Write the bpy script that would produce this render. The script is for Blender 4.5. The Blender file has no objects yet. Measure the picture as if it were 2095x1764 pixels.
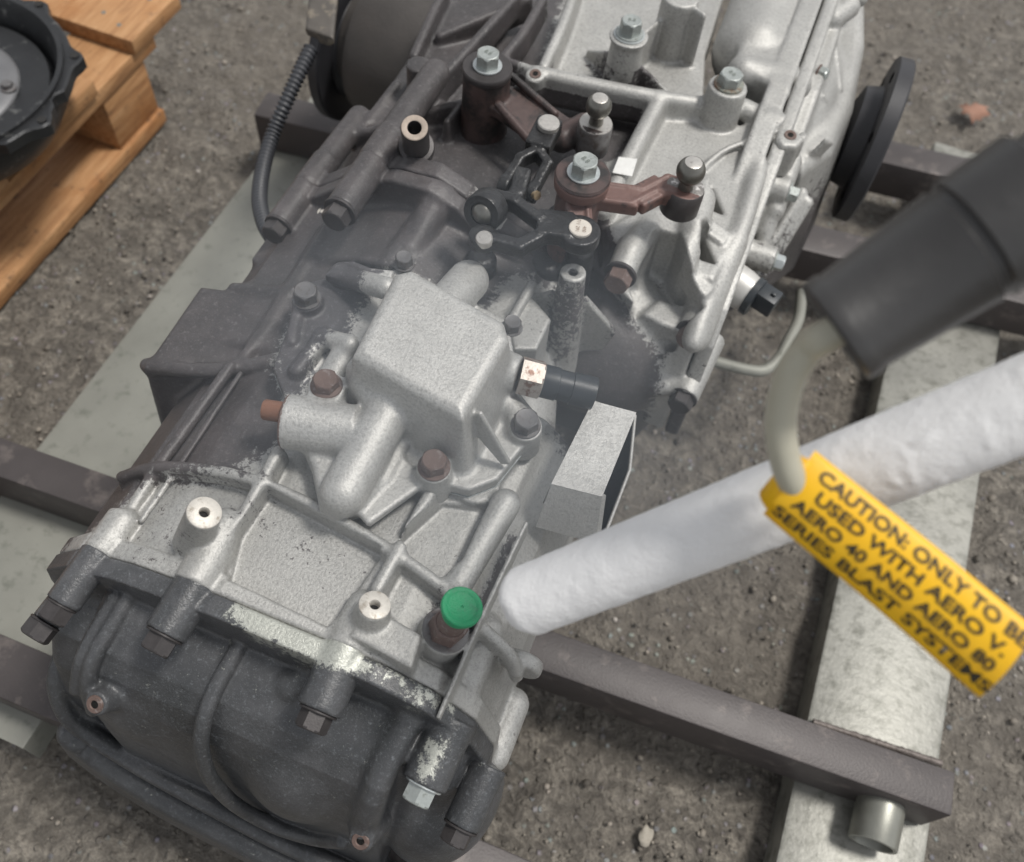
import bpy, bmesh, math, random
import numpy as np
from mathutils import Vector, Matrix, Quaternion

random.seed(7); rng = np.random.default_rng(7)
scene = bpy.context.scene
col = scene.collection

# ------------------------------------------------------------------ camera
# Axes of the place: X across the gearbox, Y along it (front cover at -Y), Z up.
FP = 1900.0; CX, CY = 1047.5, 882.0            # focal length / centre in picture units (picture 2095 wide)
aY = np.array([1401., -3013., FP]); aY /= np.linalg.norm(aY)
dn = np.array([-150., (FP*FP - 1401*150.)/3013., FP]); aZ = -dn/np.linalg.norm(dn)
aX = np.cross(aY, aZ)
RW = np.array([aX, aY, aZ])                    # camera (x right, y down, z forward) -> world
def ray(px, py): return RW @ np.array([(px-CX)/FP, (py-CY)/FP, 1.0])
CAM = -ray(880, 700)*.58 + np.array([0, 0, .43])
def G(px, py, z):
    r = ray(px, py); return CAM + r*((z-CAM[2])/r[2])
def GY(px, py, y):
    r = ray(px, py); return CAM + r*((y-CAM[1])/r[1])
def GX(px, py, x):
    r = ray(px, py); return CAM + r*((x-CAM[0])/r[0])
def GD(px, py, d): return CAM + ray(px, py)*d

cam = bpy.data.cameras.new('camera'); camo = bpy.data.objects.new('camera', cam); col.objects.link(camo)
cx_, cy_, cz_ = RW[:, 0], -RW[:, 1], -RW[:, 2]
M = Matrix(((cx_[0], cy_[0], cz_[0], CAM[0]), (cx_[1], cy_[1], cz_[1], CAM[1]), (cx_[2], cy_[2], cz_[2], CAM[2]), (0, 0, 0, 1)))
camo.matrix_world = M
cam.sensor_width = 36; cam.sensor_fit = 'HORIZONTAL'; cam.lens = 36*FP/2095.0
cam.clip_start = .01; cam.clip_end = 200
cam.dof.use_dof = True; cam.dof.focus_distance = .60; cam.dof.aperture_fstop = 6.6
scene.camera = camo

# ------------------------------------------------------------------ sky, sun, exposure (bright overcast)
SUN_EL, SUN_AZ = math.radians(66), math.radians(28)     # azimuth measured from +X towards +Y
w = bpy.data.worlds.new('World'); scene.world = w; w.use_nodes = True
nt = w.node_tree; bg = nt.nodes['Background']
sky = nt.nodes.new('ShaderNodeTexSky'); sky.sky_type = 'NISHITA'; sky.sun_disc = False
sky.sun_elevation = SUN_EL; sky.sun_rotation = math.radians(90) - SUN_AZ
sky.air_density = 1.0; sky.dust_density = 1.0; sky.ozone_density = 1.0
hs = nt.nodes.new('ShaderNodeHueSaturation'); hs.inputs['Saturation'].default_value = .12
nt.links.new(sky.outputs[0], hs.inputs['Color']); nt.links.new(hs.outputs[0], bg.inputs['Color'])
bg.inputs['Strength'].default_value = .085
sl = bpy.data.lights.new('sun', 'SUN'); sl.energy = 1.5; sl.angle = math.radians(11); sl.color = (1, .965, .91)
so = bpy.data.objects.new('sun', sl); col.objects.link(so)
sd = Vector((math.cos(SUN_EL)*math.cos(SUN_AZ), math.cos(SUN_EL)*math.sin(SUN_AZ), math.sin(SUN_EL)))
so.rotation_euler = sd.to_track_quat('Z', 'Y').to_euler(); so.location = (1, 2, 3)
scene.view_settings.view_transform = 'Standard'; scene.view_settings.look = 'None'
scene.view_settings.exposure = .9; scene.view_settings.gamma = 1

# ------------------------------------------------------------------ materials
def newmat(name):
    m = bpy.data.materials.new(name); m.use_nodes = True
    n = m.node_tree.nodes; return m, m.node_tree, n['Principled BSDF']
def N(t, kind, **kw):
    n = t.nodes.new(kind)
    for k, v in kw.items():
        if k in n.inputs.keys(): n.inputs[k].default_value = v
        else: setattr(n, k, v)
    return n
def coords(t, kind='Object', scale=None):
    tc = N(t, 'ShaderNodeTexCoord'); return tc.outputs[kind]
def noise(t, vec, scale, detail=3, rough=.55, dist=0):
    n = N(t, 'ShaderNodeTexNoise', Scale=scale, Detail=detail, Roughness=rough, Distortion=dist)
    t.links.new(vec, n.inputs['Vector']); return n.outputs['Fac']
def ramp(t, fac, stops):
    r = N(t, 'ShaderNodeValToRGB'); e = r.color_ramp.elements
    while len(e) < len(stops): e.new(.5)
    for i, (p, c) in enumerate(stops):
        e[i].position = p; e[i].color = (c, c, c, 1) if isinstance(c, (int, float)) else (*c, 1)
    t.links.new(fac, r.inputs['Fac']); return r.outputs['Color']
def mixc(t, fac, a, b, mode='MIX'):
    m = N(t, 'ShaderNodeMix', data_type='RGBA', blend_type=mode)
    for s, v in ((m.inputs[0], fac), (m.inputs[6], a), (m.inputs[7], b)):
        if isinstance(v, bpy.types.NodeSocket): t.links.new(v, s)
        elif isinstance(v, (int, float)): s.default_value = v
        else: s.default_value = (*v, 1)
    return m.outputs[2]
def mth(t, op, a, b=None, clamp=False):
    m = N(t, 'ShaderNodeMath', operation=op, use_clamp=clamp)
    for s, v in zip(m.inputs, (a, b)):
        if v is None: continue
        if isinstance(v, bpy.types.NodeSocket): t.links.new(v, s)
        else: s.default_value = v
    return m.outputs[0]
def bump(t, b, height, strength=.3, dist=.001):
    n = N(t, 'ShaderNodeBump', Strength=strength, Distance=dist)
    t.links.new(height, n.inputs['Height']); t.links.new(n.outputs[0], b.inputs['Normal']); return n

def simple(name, color, rough=.5, metal=0, var=.25, scale=120, bstr=.15, bdist=.0006, bscale=900, tint=None, tscale=30, tlo=.5, thi=.65):
    m, t, b = newmat(name); v = coords(t)
    f = noise(t, v, scale, 4)
    c = mixc(t, f, tuple(x*(1-var) for x in color), tuple(min(1, x*(1+var)) for x in color))
    if tint:
        f2 = noise(t, v, tscale, 6, .65)
        c = mixc(t, ramp(t, f2, [(tlo, 0.), (thi, 1.)]), c, tint)
    t.links.new(c, b.inputs['Base Color']); b.inputs['Metallic'].default_value = metal
    rr = N(t, 'ShaderNodeMapRange'); rr.inputs['To Min'].default_value = max(.05, rough-.1); rr.inputs['To Max'].default_value = min(1, rough+.1)
    t.links.new(f, rr.inputs['Value']); t.links.new(rr.outputs[0], b.inputs['Roughness'])
    bump(t, b, noise(t, v, bscale, 2), bstr, bdist)
    return m

def cast_mat(name, clean, dirty, rough=.5, metal=.48):
    """blasted casting: 'grime' attribute says where the old grime still sits and where cavity shade is painted in"""
    m, t, b = newmat(name); v = coords(t)
    at = N(t, 'ShaderNodeAttribute', attribute_name='grime'); g = at.outputs['Fac']
    big = noise(t, v, 11, 6, .66); mid = noise(t, v, 60, 6, .68); fine = noise(t, v, 480, 4, .7); grain = noise(t, v, 1100, 2, .6); spk = noise(t, v, 230, 6, .8)
    light = mixc(t, ramp(t, big, [(.3, 0.), (.7, 1.)]), tuple(x*.74 for x in clean), tuple(min(1, x*1.12) for x in clean))
    light = mixc(t, ramp(t, mid, [(.30, .55), (.60, 0.)]), light, tuple(x*.72 for x in clean))
    light = mixc(t, ramp(t, fine, [(.34, .8), (.52, 0.)]), light, tuple(x*.55 for x in clean))
    light = mixc(t, ramp(t, grain, [(.38, .5), (.58, 0.)]), light, tuple(x*.66 for x in clean))
    # grime edge broken up by noise at several sizes
    e = mth(t, 'ADD', g, mth(t, 'MULTIPLY', mth(t, 'SUBTRACT', mid, .5), .9))
    e = mth(t, 'ADD', e, mth(t, 'MULTIPLY', mth(t, 'SUBTRACT', spk, .5), 2.1))
    e = mth(t, 'ADD', e, mth(t, 'MULTIPLY', mth(t, 'SUBTRACT', big, .5), .35))
    fac = ramp(t, e, [(.46, 0.), (.62, 1.)])
    dv = mixc(t, ramp(t, big, [(.32, 0.), (.68, 1.)]), tuple(x*.62 for x in dirty), (dirty[0]*1.62, dirty[1]*1.52, dirty[2]*1.50))
    dv = mixc(t, ramp(t, mid, [(.35, .6), (.65, 0.)]), dv, tuple(x*.6 for x in dirty))
    dv = mixc(t, ramp(t, noise(t, v, 300, 4, .75), [(.56, 0.), (.74, .55)]), dv, tuple(min(1, x*3.6) for x in dirty))
    dv = mixc(t, ramp(t, grain, [(.58, 0.), (.72, .4)]), dv, tuple(min(1, x*3.2) for x in dirty))
    c = mixc(t, fac, light, dv)
    t.links.new(c, b.inputs['Base Color'])
    mt = mth(t, 'MULTIPLY', mth(t, 'SUBTRACT', 1.0, fac), metal); t.links.new(mt, b.inputs['Metallic'])
    rr = N(t, 'ShaderNodeMapRange'); rr.inputs['To Min'].default_value = rough-.16; rr.inputs['To Max'].default_value = rough+.10
    t.links.new(mth(t, 'ADD', mth(t, 'MULTIPLY', mid, .8), mth(t, 'MULTIPLY', mth(t, 'SUBTRACT', 1.0, fac), .3)), rr.inputs['Value']); t.links.new(rr.outputs[0], b.inputs['Roughness'])
    h = mth(t, 'ADD', mth(t, 'MULTIPLY', fine, .7), mth(t, 'MULTIPLY', mid, .8))
    h = mth(t, 'ADD', h, mth(t, 'MULTIPLY', grain, .15))
    bump(t, b, h, .5, .0009)
    return m

ALU = (.48, .475, .455)
M_alu = cast_mat('cast_aluminium', ALU, (.060, .0565, .0575))
M_cover = cast_mat('blasted_cover_aluminium', (.56, .553, .53), (.068, .067, .071))
M_front = cast_mat('grimy_front_cover', (.52, .53, .48), (.058, .062, .066), rough=.38)
M_machined = simple('machined_face', (.56, .53, .48), .5, .25, .2, 300, .3, .0006, 700, tint=(.30, .26, .21), tscale=190, tlo=.54, thi=.68)
M_darkbolt = simple('dark_bolt', (.055, .050, .050), .45, .3, .35, 200)
M_greybolt = simple('grey_bolt', (.17, .165, .165), .45, .5, .3, 250, tint=(.10, .085, .08), tscale=120)
M_rustbolt = simple('rusty_bolt', (.13, .088, .075), .65, .15, .35, 260, tint=(.24, .21, .20), tscale=220, tlo=.55, thi=.7)
M_zinc = simple('zinc_bolt', (.37, .395, .38), .38, .5, .25, 300, tint=(.20, .21, .19), tscale=260, tlo=.55, thi=.7)
M_zincbright = simple('bright_washer', (.50, .53, .53), .33, .6, .2, 300)
M_oily = simple('oily_black_steel', (.028, .028, .029), .34, .3, .5, 120, .5, .0012, 420, tint=(.075, .075, .075), tscale=60, tlo=.58, thi=.8)
M_redoxide = simple('brown_lever_paint', (.075, .050, .046), .45, .1, .3, 160, .3, .0006, 700, tint=(.022, .020, .020), tscale=45, tlo=.44, thi=.58)
M_redpale = simple('brown_lever_paint_worn', (.150, .088, .076), .5, .1, .25, 160, .3, .0006, 700, tint=(.05, .04, .04), tscale=70, tlo=.56, thi=.68)
M_ball = simple('ball_stud_steel', (.17, .165, .15), .32, .75, .3, 120, .1)
M_brightsteel = simple('bright_steel', (.50, .48, .45), .33, .6, .2, 400, tint=(.3, .28, .26), tscale=300, tlo=.58, thi=.7)
M_brightcoat = simple('bright_pin_head', (.66, .61, .54), .4, .3, .12, 400)
M_hole = simple('dark_bore', (.015, .014, .013), .7)
M_rubber = simple('black_plastic', (.026, .031, .036), .42, 0, .2, 90, .1)
M_conduit = simple('conduit_plastic', (.042, .044, .050), .5, 0, .2, 60, .1)
M_green = simple('green_plastic', (.003, .26, .10), .5, 0, .25, 180, .6, .0008, 700, tint=(.02, .20, .09), tscale=90)
M_green.node_tree.nodes['Principled BSDF'].inputs['Subsurface Weight'].default_value = .0
M_sticker = simple('white_sticker', (.66, .66, .64), .45, 0, .12, 200, .15, tint=(.40, .39, .36), tscale=140, tlo=.58, thi=.74)
M_galv = simple('galvanised_steel', (.25, .247, .222), .45, .3, .45, 16, .3, .001, 220, tint=(.13, .13, .11), tscale=75, tlo=.48, thi=.70)
M_galvdull = simple('green_grey_galvanised', (.255, .255, .225), .55, .2, .28, 14, .15, .001, 220, tint=(.16, .165, .14), tscale=70, tlo=.55, thi=.72)
M_bar = simple('brown_primer_steel', (.066, .057, .056), .5, .15, .3, 26, .3, .0008, 420, tint=(.150, .128, .118), tscale=38, tlo=.55, thi=.72)
M_pipe = simple('grey_steel_pipe', (.26, .26, .23), .4, .6, .25, 60, .15)
M_flange = simple('black_flange_paint', (.030, .030, .034), .5, .1, .3, 60)
M_grip = simple('black_rubber_grip', (.036, .035, .035), .42, 0, .3, 30, .25, .0008, 200)
M_cable = simple('grey_beige_cable', (.40, .385, .31), .45, 0, .15, 60, .1)
M_white = None
# ------------------------------------------------------------------ mesh helpers
def link(name, me, mat, parent=None):
    o = bpy.data.objects.new(name, me); col.objects.link(o)
    if mat is not None and len(me.materials) == 0: me.materials.append(mat)
    if parent is not None: o.parent = parent; o.matrix_parent_inverse = Matrix.Identity(4)
    return o
def tag(o, label=None, cat=None, group=None, kind=None):
    if label: o['label'] = label
    if cat: o['category'] = cat
    if group: o['group'] = group
    if kind: o['kind'] = kind
    return o
def empty(name, loc, label, cat):
    o = bpy.data.objects.new(name, None); o.location = loc; o.empty_display_size = .02; col.objects.link(o)
    return tag(o, label, cat)
def recenter(o, base):
    """mesh is in world coordinates; give it an origin at the parent's base"""
    o.location = -Vector(base)
def frame(axis, ref=(0, 0, 1)):
    a = np.array(axis, float); a /= np.linalg.norm(a)
    r = np.array(ref, float)
    if abs(a @ r) > .96: r = np.array([0, 1., 0])
    s = np.cross(r, a); s /= np.linalg.norm(s)
    return s, np.cross(a, s), a
def mesh_from(name, verts, faces, smooth=True, angle=None):
    me = bpy.data.meshes.new(name); me.from_pydata([tuple(map(float, v)) for v in verts], [], faces); me.validate()
    bm = bmesh.new(); bm.from_mesh(me); bmesh.ops.recalc_face_normals(bm, faces=bm.faces); bm.to_mesh(me); bm.free()
    if smooth:
        me.shade_smooth() if hasattr(me, 'shade_smooth') else me.polygons.foreach_set('use_smooth', [True]*len(me.polygons))
    if angle: me.set_sharp_from_angle(angle=math.radians(angle))
    return me
def lathe(name, prof, p0, axis, n=40, ref=(0, 0, 1), angle=40, spin=0, closed=False, caps=True):
    """prof: list of (radius, distance along axis)"""
    s, t, a = frame(axis, ref); p0 = np.array(p0, float); V = []; Fc = []
    for r, h in prof:
        for i in range(n):
            th = spin + 2*math.pi*i/n
            V.append(p0 + a*h + (s*math.cos(th) + t*math.sin(th))*r)
    k = len(prof)
    for j in range(k-1 if not closed else k):
        for i in range(n):
            q = [(j % k)*n+i, (j % k)*n+(i+1) % n, ((j+1) % k)*n+(i+1) % n, ((j+1) % k)*n+i]; Fc.append(q)
    if not closed and caps:
        if prof[0][0] > 1e-6: Fc.append(list(range(n))[::-1])
        if prof[-1][0] > 1e-6: Fc.append([(k-1)*n+i for i in range(n)])
    return mesh_from(name, V, Fc, True, angle)
def tube(name, pts, r, n=16, caps=True, radii=None, res=1):
    P = [np.array(p, float) for p in pts]
    if res > 1: P = spline(P, res)
    V = []; Fc = []; m = len(P); prev = None
    for j in range(m):
        d = P[min(j+1, m-1)] - P[max(j-1, 0)]; d /= np.linalg.norm(d)
        if prev is None: s, t, _ = frame(d)
        else:
            s = prev - d*(prev @ d); s /= np.linalg.norm(s); t = np.cross(d, s)
        prev = s
        rr = r if radii is None else np.interp(j/(m-1), np.linspace(0, 1, len(radii)), radii)
        for i in range(n):
            th = 2*math.pi*i/n; V.append(P[j] + (s*math.cos(th)+t*math.sin(th))*rr)
    for j in range(m-1):
        for i in range(n): Fc.append([j*n+i, j*n+(i+1) % n, (j+1)*n+(i+1) % n, (j+1)*n+i])
    if caps: Fc.append(list(range(n))[::-1]); Fc.append([(m-1)*n+i for i in range(n)])
    return mesh_from(name, V, Fc, True, 50)
def spline(P, res):
    out = []; m = len(P)
    for i in range(m-1):
        p0, p1, p2, p3 = P[max(i-1, 0)], P[i], P[i+1], P[min(i+2, m-1)]
        for k in range(res):
            t = k/res; out.append(.5*((2*p1)+(-p0+p2)*t+(2*p0-5*p1+4*p2-p3)*t*t+(-p0+3*p1-3*p2+p3)*t**3))
    out.append(P[-1]); return out
def prism_mesh(name, poly, z0, z1, bev=.001, seg=2):
    """poly: list of 3D points (their x,y used); extruded from z0 to z1 with bevelled edges"""
    bm = bmesh.new(); vs = [bm.verts.new((p[0], p[1], z1)) for p in poly]; f = bm.faces.new(vs)
    r = bmesh.ops.extrude_face_region(bm, geom=[f]); 
    for v in r['geom']:
        if isinstance(v, bmesh.types.BMVert): v.co.z = z0
    bmesh.ops.recalc_face_normals(bm, faces=bm.faces)
    if bev: bmesh.ops.bevel(bm, geom=list(bm.edges), offset=bev, segments=seg, affect='EDGES', profile=.5, clamp_overlap=True)
    me = bpy.data.meshes.new(name); bm.to_mesh(me); bm.free(); me.shade_smooth(); me.set_sharp_from_angle(angle=math.radians(35)); return me
def box_mesh(name, cx, ax, ay, az, hx, hy, hz, bev=.001):
    """oriented box with bevelled edges"""
    bm = bmesh.new(); bmesh.ops.create_cube(bm, size=2)
    ax, ay, az = [Vector(v).normalized() for v in (ax, ay, az)]
    for v in bm.verts: v.co = Vector(cx) + ax*(v.co.x*hx) + ay*(v.co.y*hy) + az*(v.co.z*hz)
    bmesh.ops.recalc_face_normals(bm, faces=bm.faces)
    if bev: bmesh.ops.bevel(bm, geom=list(bm.edges), offset=bev, segments=2, affect='EDGES', profile=.5)
    me = bpy.data.meshes.new(name); bm.to_mesh(me); bm.free(); me.shade_smooth(); me.set_sharp_from_angle(angle=math.radians(35)); return me

# ------------------------------------------------------------------ casting modeller: smooth-blended solids on a grid
def poly_sdf(P, A, B):
    P = np.array(P, np.float32); d = None; sgn = None
    for i in range(len(P)):
        a = P[i]; b = P[i-1]; e = b-a
        wx, wy = A-a[0], B-a[1]
        h = np.clip((wx*e[0]+wy*e[1])/max(1e-12, e @ e), 0, 1)
        dd = (wx-e[0]*h)**2 + (wy-e[1]*h)**2
        d = dd if d is None else np.minimum(d, dd)
        c1, c2, c3 = B >= a[1], B < b[1], e[0]*wy > e[1]*wx
        flip = (c1 & c2 & c3) | (~c1 & ~c2 & ~c3)
        sgn = np.where(flip, -1, 1) if sgn is None else np.where(flip, -sgn, sgn)
    return (sgn*np.sqrt(d)).astype(np.float32)
def rnd2(d2, dz, r):
    qx, qy = d2+r, dz+r
    return np.minimum(np.maximum(qx, qy), 0) + np.sqrt(np.maximum(qx, 0)**2 + np.maximum(qy, 0)**2) - r
class Cast:
    def __init__(s, lo, hi, res):
        s.lo = np.array(lo, float); s.res = res
        s.n = np.ceil((np.array(hi)-s.lo)/res).astype(int)+1
        s.ax = [(s.lo[i] + np.arange(s.n[i])*res).astype(np.float32) for i in range(3)]
        s.F = np.full(s.n, .05, np.float32)
    def op(s, lo, hi, fn, k=.004, sub=False):
        k = max(.0012, k*.48)
        pad = k + 3*s.res; ix = []
        for i in range(3):
            a = max(0, int((lo[i]-pad-s.lo[i])/s.res)); b = min(s.n[i], int((hi[i]+pad-s.lo[i])/s.res)+2)
            if b <= a: return
            ix.append(slice(a, b))
        X = s.ax[0][ix[0]][:, None, None]; Y = s.ax[1][ix[1]][None, :, None]; Z = s.ax[2][ix[2]][None, None, :]
        d = fn(X, Y, Z); A = s.F[tuple(ix)]
        if sub: A = -A
        h = np.maximum(k-np.abs(A-d), 0)/k; r = np.minimum(A, d) - h*h*k*.25
        s.F[tuple(ix)] = -r if sub else r
    def cap(s, a, b, ra, rb=None, k=.005, sub=False):
        a, b = np.array(a, np.float32), np.array(b, np.float32); rb = ra if rb is None else rb; R = max(ra, rb); e = b-a; L2 = float(e @ e)+1e-12
        def fn(X, Y, Z):
            h = np.clip(((X-a[0])*e[0]+(Y-a[1])*e[1]+(Z-a[2])*e[2])/L2, 0, 1)
            return np.sqrt((X-a[0]-e[0]*h)**2+(Y-a[1]-e[1]*h)**2+(Z-a[2]-e[2]*h)**2) - (ra+(rb-ra)*h)
        s.op(np.minimum(a, b)-R, np.maximum(a, b)+R, fn, k, sub)
    def chain(s, pts, r, k=.005, sub=False, res=1, drop=0., r2=None):
        """tube along pts (with drop: a wall of that depth under it), blended once"""
        pts = [np.array(p, float) for p in pts]
        if res > 1: pts = spline(pts, res)
        P = np.array(pts, np.float32); rb = r if r2 is None else r2; m = len(P); R = max(r, rb)+drop*.12
        def fn(X, Y, Z):
            best = None
            for i in range(m-1):
                a, e = P[i], P[i+1]-P[i]; ra = r+(rb-r)*i/(m-1)
                Zc = np.clip(Z, a[2]-drop, None) if False else Z
                h = np.clip(((X-a[0])*e[0]+(Y-a[1])*e[1])/max(1e-12, float(e[:2] @ e[:2])), 0, 1) if drop else np.clip(((X-a[0])*e[0]+(Y-a[1])*e[1]+(Z-a[2])*e[2])/max(1e-12, float(e @ e)), 0, 1)
                zc = a[2]+e[2]*h; dz = Z-zc
                if drop: low = np.clip(-dz, 0, drop); dz = dz+low; ra = ra+low*.12
                d = np.sqrt((X-a[0]-e[0]*h)**2+(Y-a[1]-e[1]*h)**2+dz**2)-ra
                best = d if best is None else np.minimum(best, d)
            return best
        s.op(P.min(0)-np.array([R, R, R+drop]), P.max(0)+R, fn, k, sub)
    def cyl(s, a, b, ra, rb=None, rd=.0015, k=.004, sub=False):
        a, b = np.array(a, np.float32), np.array(b, np.float32); rb = ra if rb is None else rb; R = max(ra, rb); e = b-a; L = float(np.linalg.norm(e)); e = e/L
        def fn(X, Y, Z):
            t = (X-a[0])*e[0]+(Y-a[1])*e[1]+(Z-a[2])*e[2]
            q = np.sqrt(np.maximum((X-a[0])**2+(Y-a[1])**2+(Z-a[2])**2-t*t, 0))
            return rnd2(q-(ra+(rb-ra)*np.clip(t/L, 0, 1)), np.abs(t-L/2)-L/2, rd)
        s.op(np.minimum(a, b)-R, np.maximum(a, b)+R, fn, k, sub)
    def slab(s, a, b, hw, hh, up=(0, 0, 1), rd=.001, k=.003, sub=False, hh2=None, ext=0.):
        """bar from a to b, half width hw, half height hh (hh2 at b)"""
        a, b = np.array(a, np.float32), np.array(b, np.float32); e = b-a; L = float(np.linalg.norm(e)); e = e/L
        u = np.array(up, float); u = u - e*(u @ e); u /= np.linalg.norm(u); wv = np.cross(e, u); h2 = hh if hh2 is None else hh2
        def fn(X, Y, Z):
            dx, dy, dz = X-a[0], Y-a[1], Z-a[2]
            t = dx*e[0]+dy*e[1]+dz*e[2]; q = dx*wv[0]+dy*wv[1]+dz*wv[2]; v = dx*u[0]+dy*u[1]+dz*u[2]
            hhv = hh+(h2-hh)*np.clip(t/L, 0, 1)
            d = rnd2(np.abs(q)-hw, np.abs(v)-hhv, rd)
            return rnd2(d, np.abs(t-L/2)-L/2-ext, rd)
        m = max(hw, hh, h2)+ext
        s.op(np.minimum(a, b)-m, np.maximum(a, b)+m, fn, k, sub)
    def pz(s, poly, z0, z1, rd=.003, k=.004, draft=0., sub=False):
        P = np.array([p[:2] for p in poly], float); zmax = z1 if not callable(z1) else .5
        ex = draft*(abs((zmax if not callable(z1) else .42)-z0))
        def fn(X, Y, Z):
            zt = z1(X, Y) if callable(z1) else z1
            d2 = poly_sdf(P, X[:, :, 0], Y[:, :, 0])[:, :, None]
            if draft: d2 = d2 - draft*np.clip(zt-Z, 0, 1)
            return rnd2(d2, np.maximum(Z-zt, z0-Z), rd)
        s.op((*(P.min(0)-ex), z0), (*(P.max(0)+ex), zmax), fn, k, sub)
    def py(s, poly, y0, y1, rd=.003, k=.004, off=0., taper=0., sub=False):
        """section (x,z) extruded along y; taper shrinks the section towards y0"""
        P = np.array(poly, float)
        def fn(X, Y, Z):
            d2 = poly_sdf(P, X[:, 0, :], Z[:, 0, :])[:, None, :] - off
            if taper: d2 = d2 + taper*np.clip(y1-Y, 0, 1)
            return rnd2(d2, np.maximum(Y-y1, y0-Y), rd)
        s.op((P[:, 0].min()-off, y0, P[:, 1].min()-off), (P[:, 0].max()+off, y1, P[:, 1].max()+off), fn, k, sub)
    def px(s, poly, x0, x1, rd=.003, k=.004, sub=False):
        """section (y,z) extruded along x"""
        P = np.array(poly, float)
        def fn(X, Y, Z):
            d2 = poly_sdf(P, Y[0, :, :], Z[0, :, :])[None, :, :]
            return rnd2(d2, np.maximum(X-x1, x0-X), rd)
        s.op((x0, P[:, 0].min(), P[:, 1].min()), (x1, P[:, 0].max(), P[:, 1].max()), fn, k, sub)
    def ell(s, c, r, k=.005, sub=False):
        c = np.array(c, np.float32); r = np.array(r, np.float32)
        def fn(X, Y, Z):
            k0 = np.sqrt(((X-c[0])/r[0])**2+((Y-c[1])/r[1])**2+((Z-c[2])/r[2])**2)
            k1 = np.sqrt(((X-c[0])/r[0]**2)**2+((Y-c[1])/r[1]**2)**2+((Z-c[2])/r[2]**2)**2)+1e-9
            return k0*(k0-1)/k1
        s.op(c-r, c+r, fn, k, sub)
    def mesh(s, name, grime=None):
        F = s.F; F[0] = F[-1] = .02; F[:, 0] = F[:, -1] = .02; F[:, :, 0] = F[:, :, -1] = .02
        S = F < 0; n = s.n
        c = np.zeros(n-1, np.int8)
        for i in (0, 1):
            for j in (0, 1):
                for k in (0, 1): c += S[i:n[0]-1+i, j:n[1]-1+j, k:n[2]-1+k]
        act = np.argwhere((c > 0) & (c < 8)); ai, aj, ak = act.T
        idx = np.full(n-1, -1, np.int32); idx[ai, aj, ak] = np.arange(len(act))
        cor = [(i, j, k) for i in (0, 1) for j in (0, 1) for k in (0, 1)]
        val = {q: F[ai+q[0], aj+q[1], ak+q[2]] for q in cor}
        acc = np.zeros((len(act), 3)); cnt = np.zeros(len(act))
        for q in cor:
            for a in range(3):
                if q[a] == 0:
                    p = list(q); p[a] = 1; v0, v1 = val[q], val[tuple(p)]; m = (v0 < 0) != (v1 < 0)
                    t = np.where(m, v0/np.where(m, v0-v1, 1), 0); pos = np.zeros((len(act), 3)); pos[:] = q; pos[:, a] = t
                    acc += pos*m[:, None]; cnt += m
        V = s.lo + (act + acc/cnt[:, None])*s.res
        Q = []
        for a in range(3):
            b, d = (a+1) % 3, (a+2) % 3
            sl0 = [slice(None)]*3; sl1 = [slice(None)]*3; sl0[a] = slice(0, n[a]-1); sl1[a] = slice(1, n[a])
            S0, S1 = S[tuple(sl0)], S[tuple(sl1)]
            for flip in (0, 1):
                e = np.argwhere((S0 & ~S1) if not flip else (~S0 & S1))
                e = e[(e[:, b] > 0) & (e[:, d] > 0) & (e[:, b] < n[b]-1) & (e[:, d] < n[d]-1)]
                def at(ob, od):
                    f = e.copy(); f[:, b] -= ob; f[:, d] -= od; return idx[f[:, 0], f[:, 1], f[:, 2]]
                q = np.stack([at(1, 1), at(0, 1), at(0, 0), at(1, 0)], 1)
                Q.append(q if not flip else q[:, ::-1])
        Q = np.concatenate(Q); Q = Q[(Q >= 0).all(1)]
        me = bpy.data.meshes.new(name)
        me.vertices.add(len(V)); me.vertices.foreach_set('co', V.astype(np.float32).ravel())
        me.loops.add(len(Q)*4); me.loops.foreach_set('vertex_index', Q.astype(np.int32).ravel())
        me.polygons.add(len(Q)); me.polygons.foreach_set('loop_start', (np.arange(len(Q))*4).astype(np.int32))
        me.polygons.foreach_set('use_smooth', np.ones(len(Q), bool))
        me.update(calc_edges=True)
        if grime is not None:
            at_ = me.attributes.new('grime', 'FLOAT', 'POINT'); at_.data.foreach_set('value', np.clip(grime(V[:, 0], V[:, 1], V[:, 2]), 0, 1).astype(np.float32))
        return me
def soft(poly, x, y, wid):
    """1 inside the XY outline, fading to 0 over wid"""
    d = poly_sdf([p[:2] for p in poly], x.astype(np.float32), y.astype(np.float32)); return np.clip(.5-d/wid, 0, 1)
def zp(z, *pts): return [G(p[0], p[1], z) for p in pts]

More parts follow.
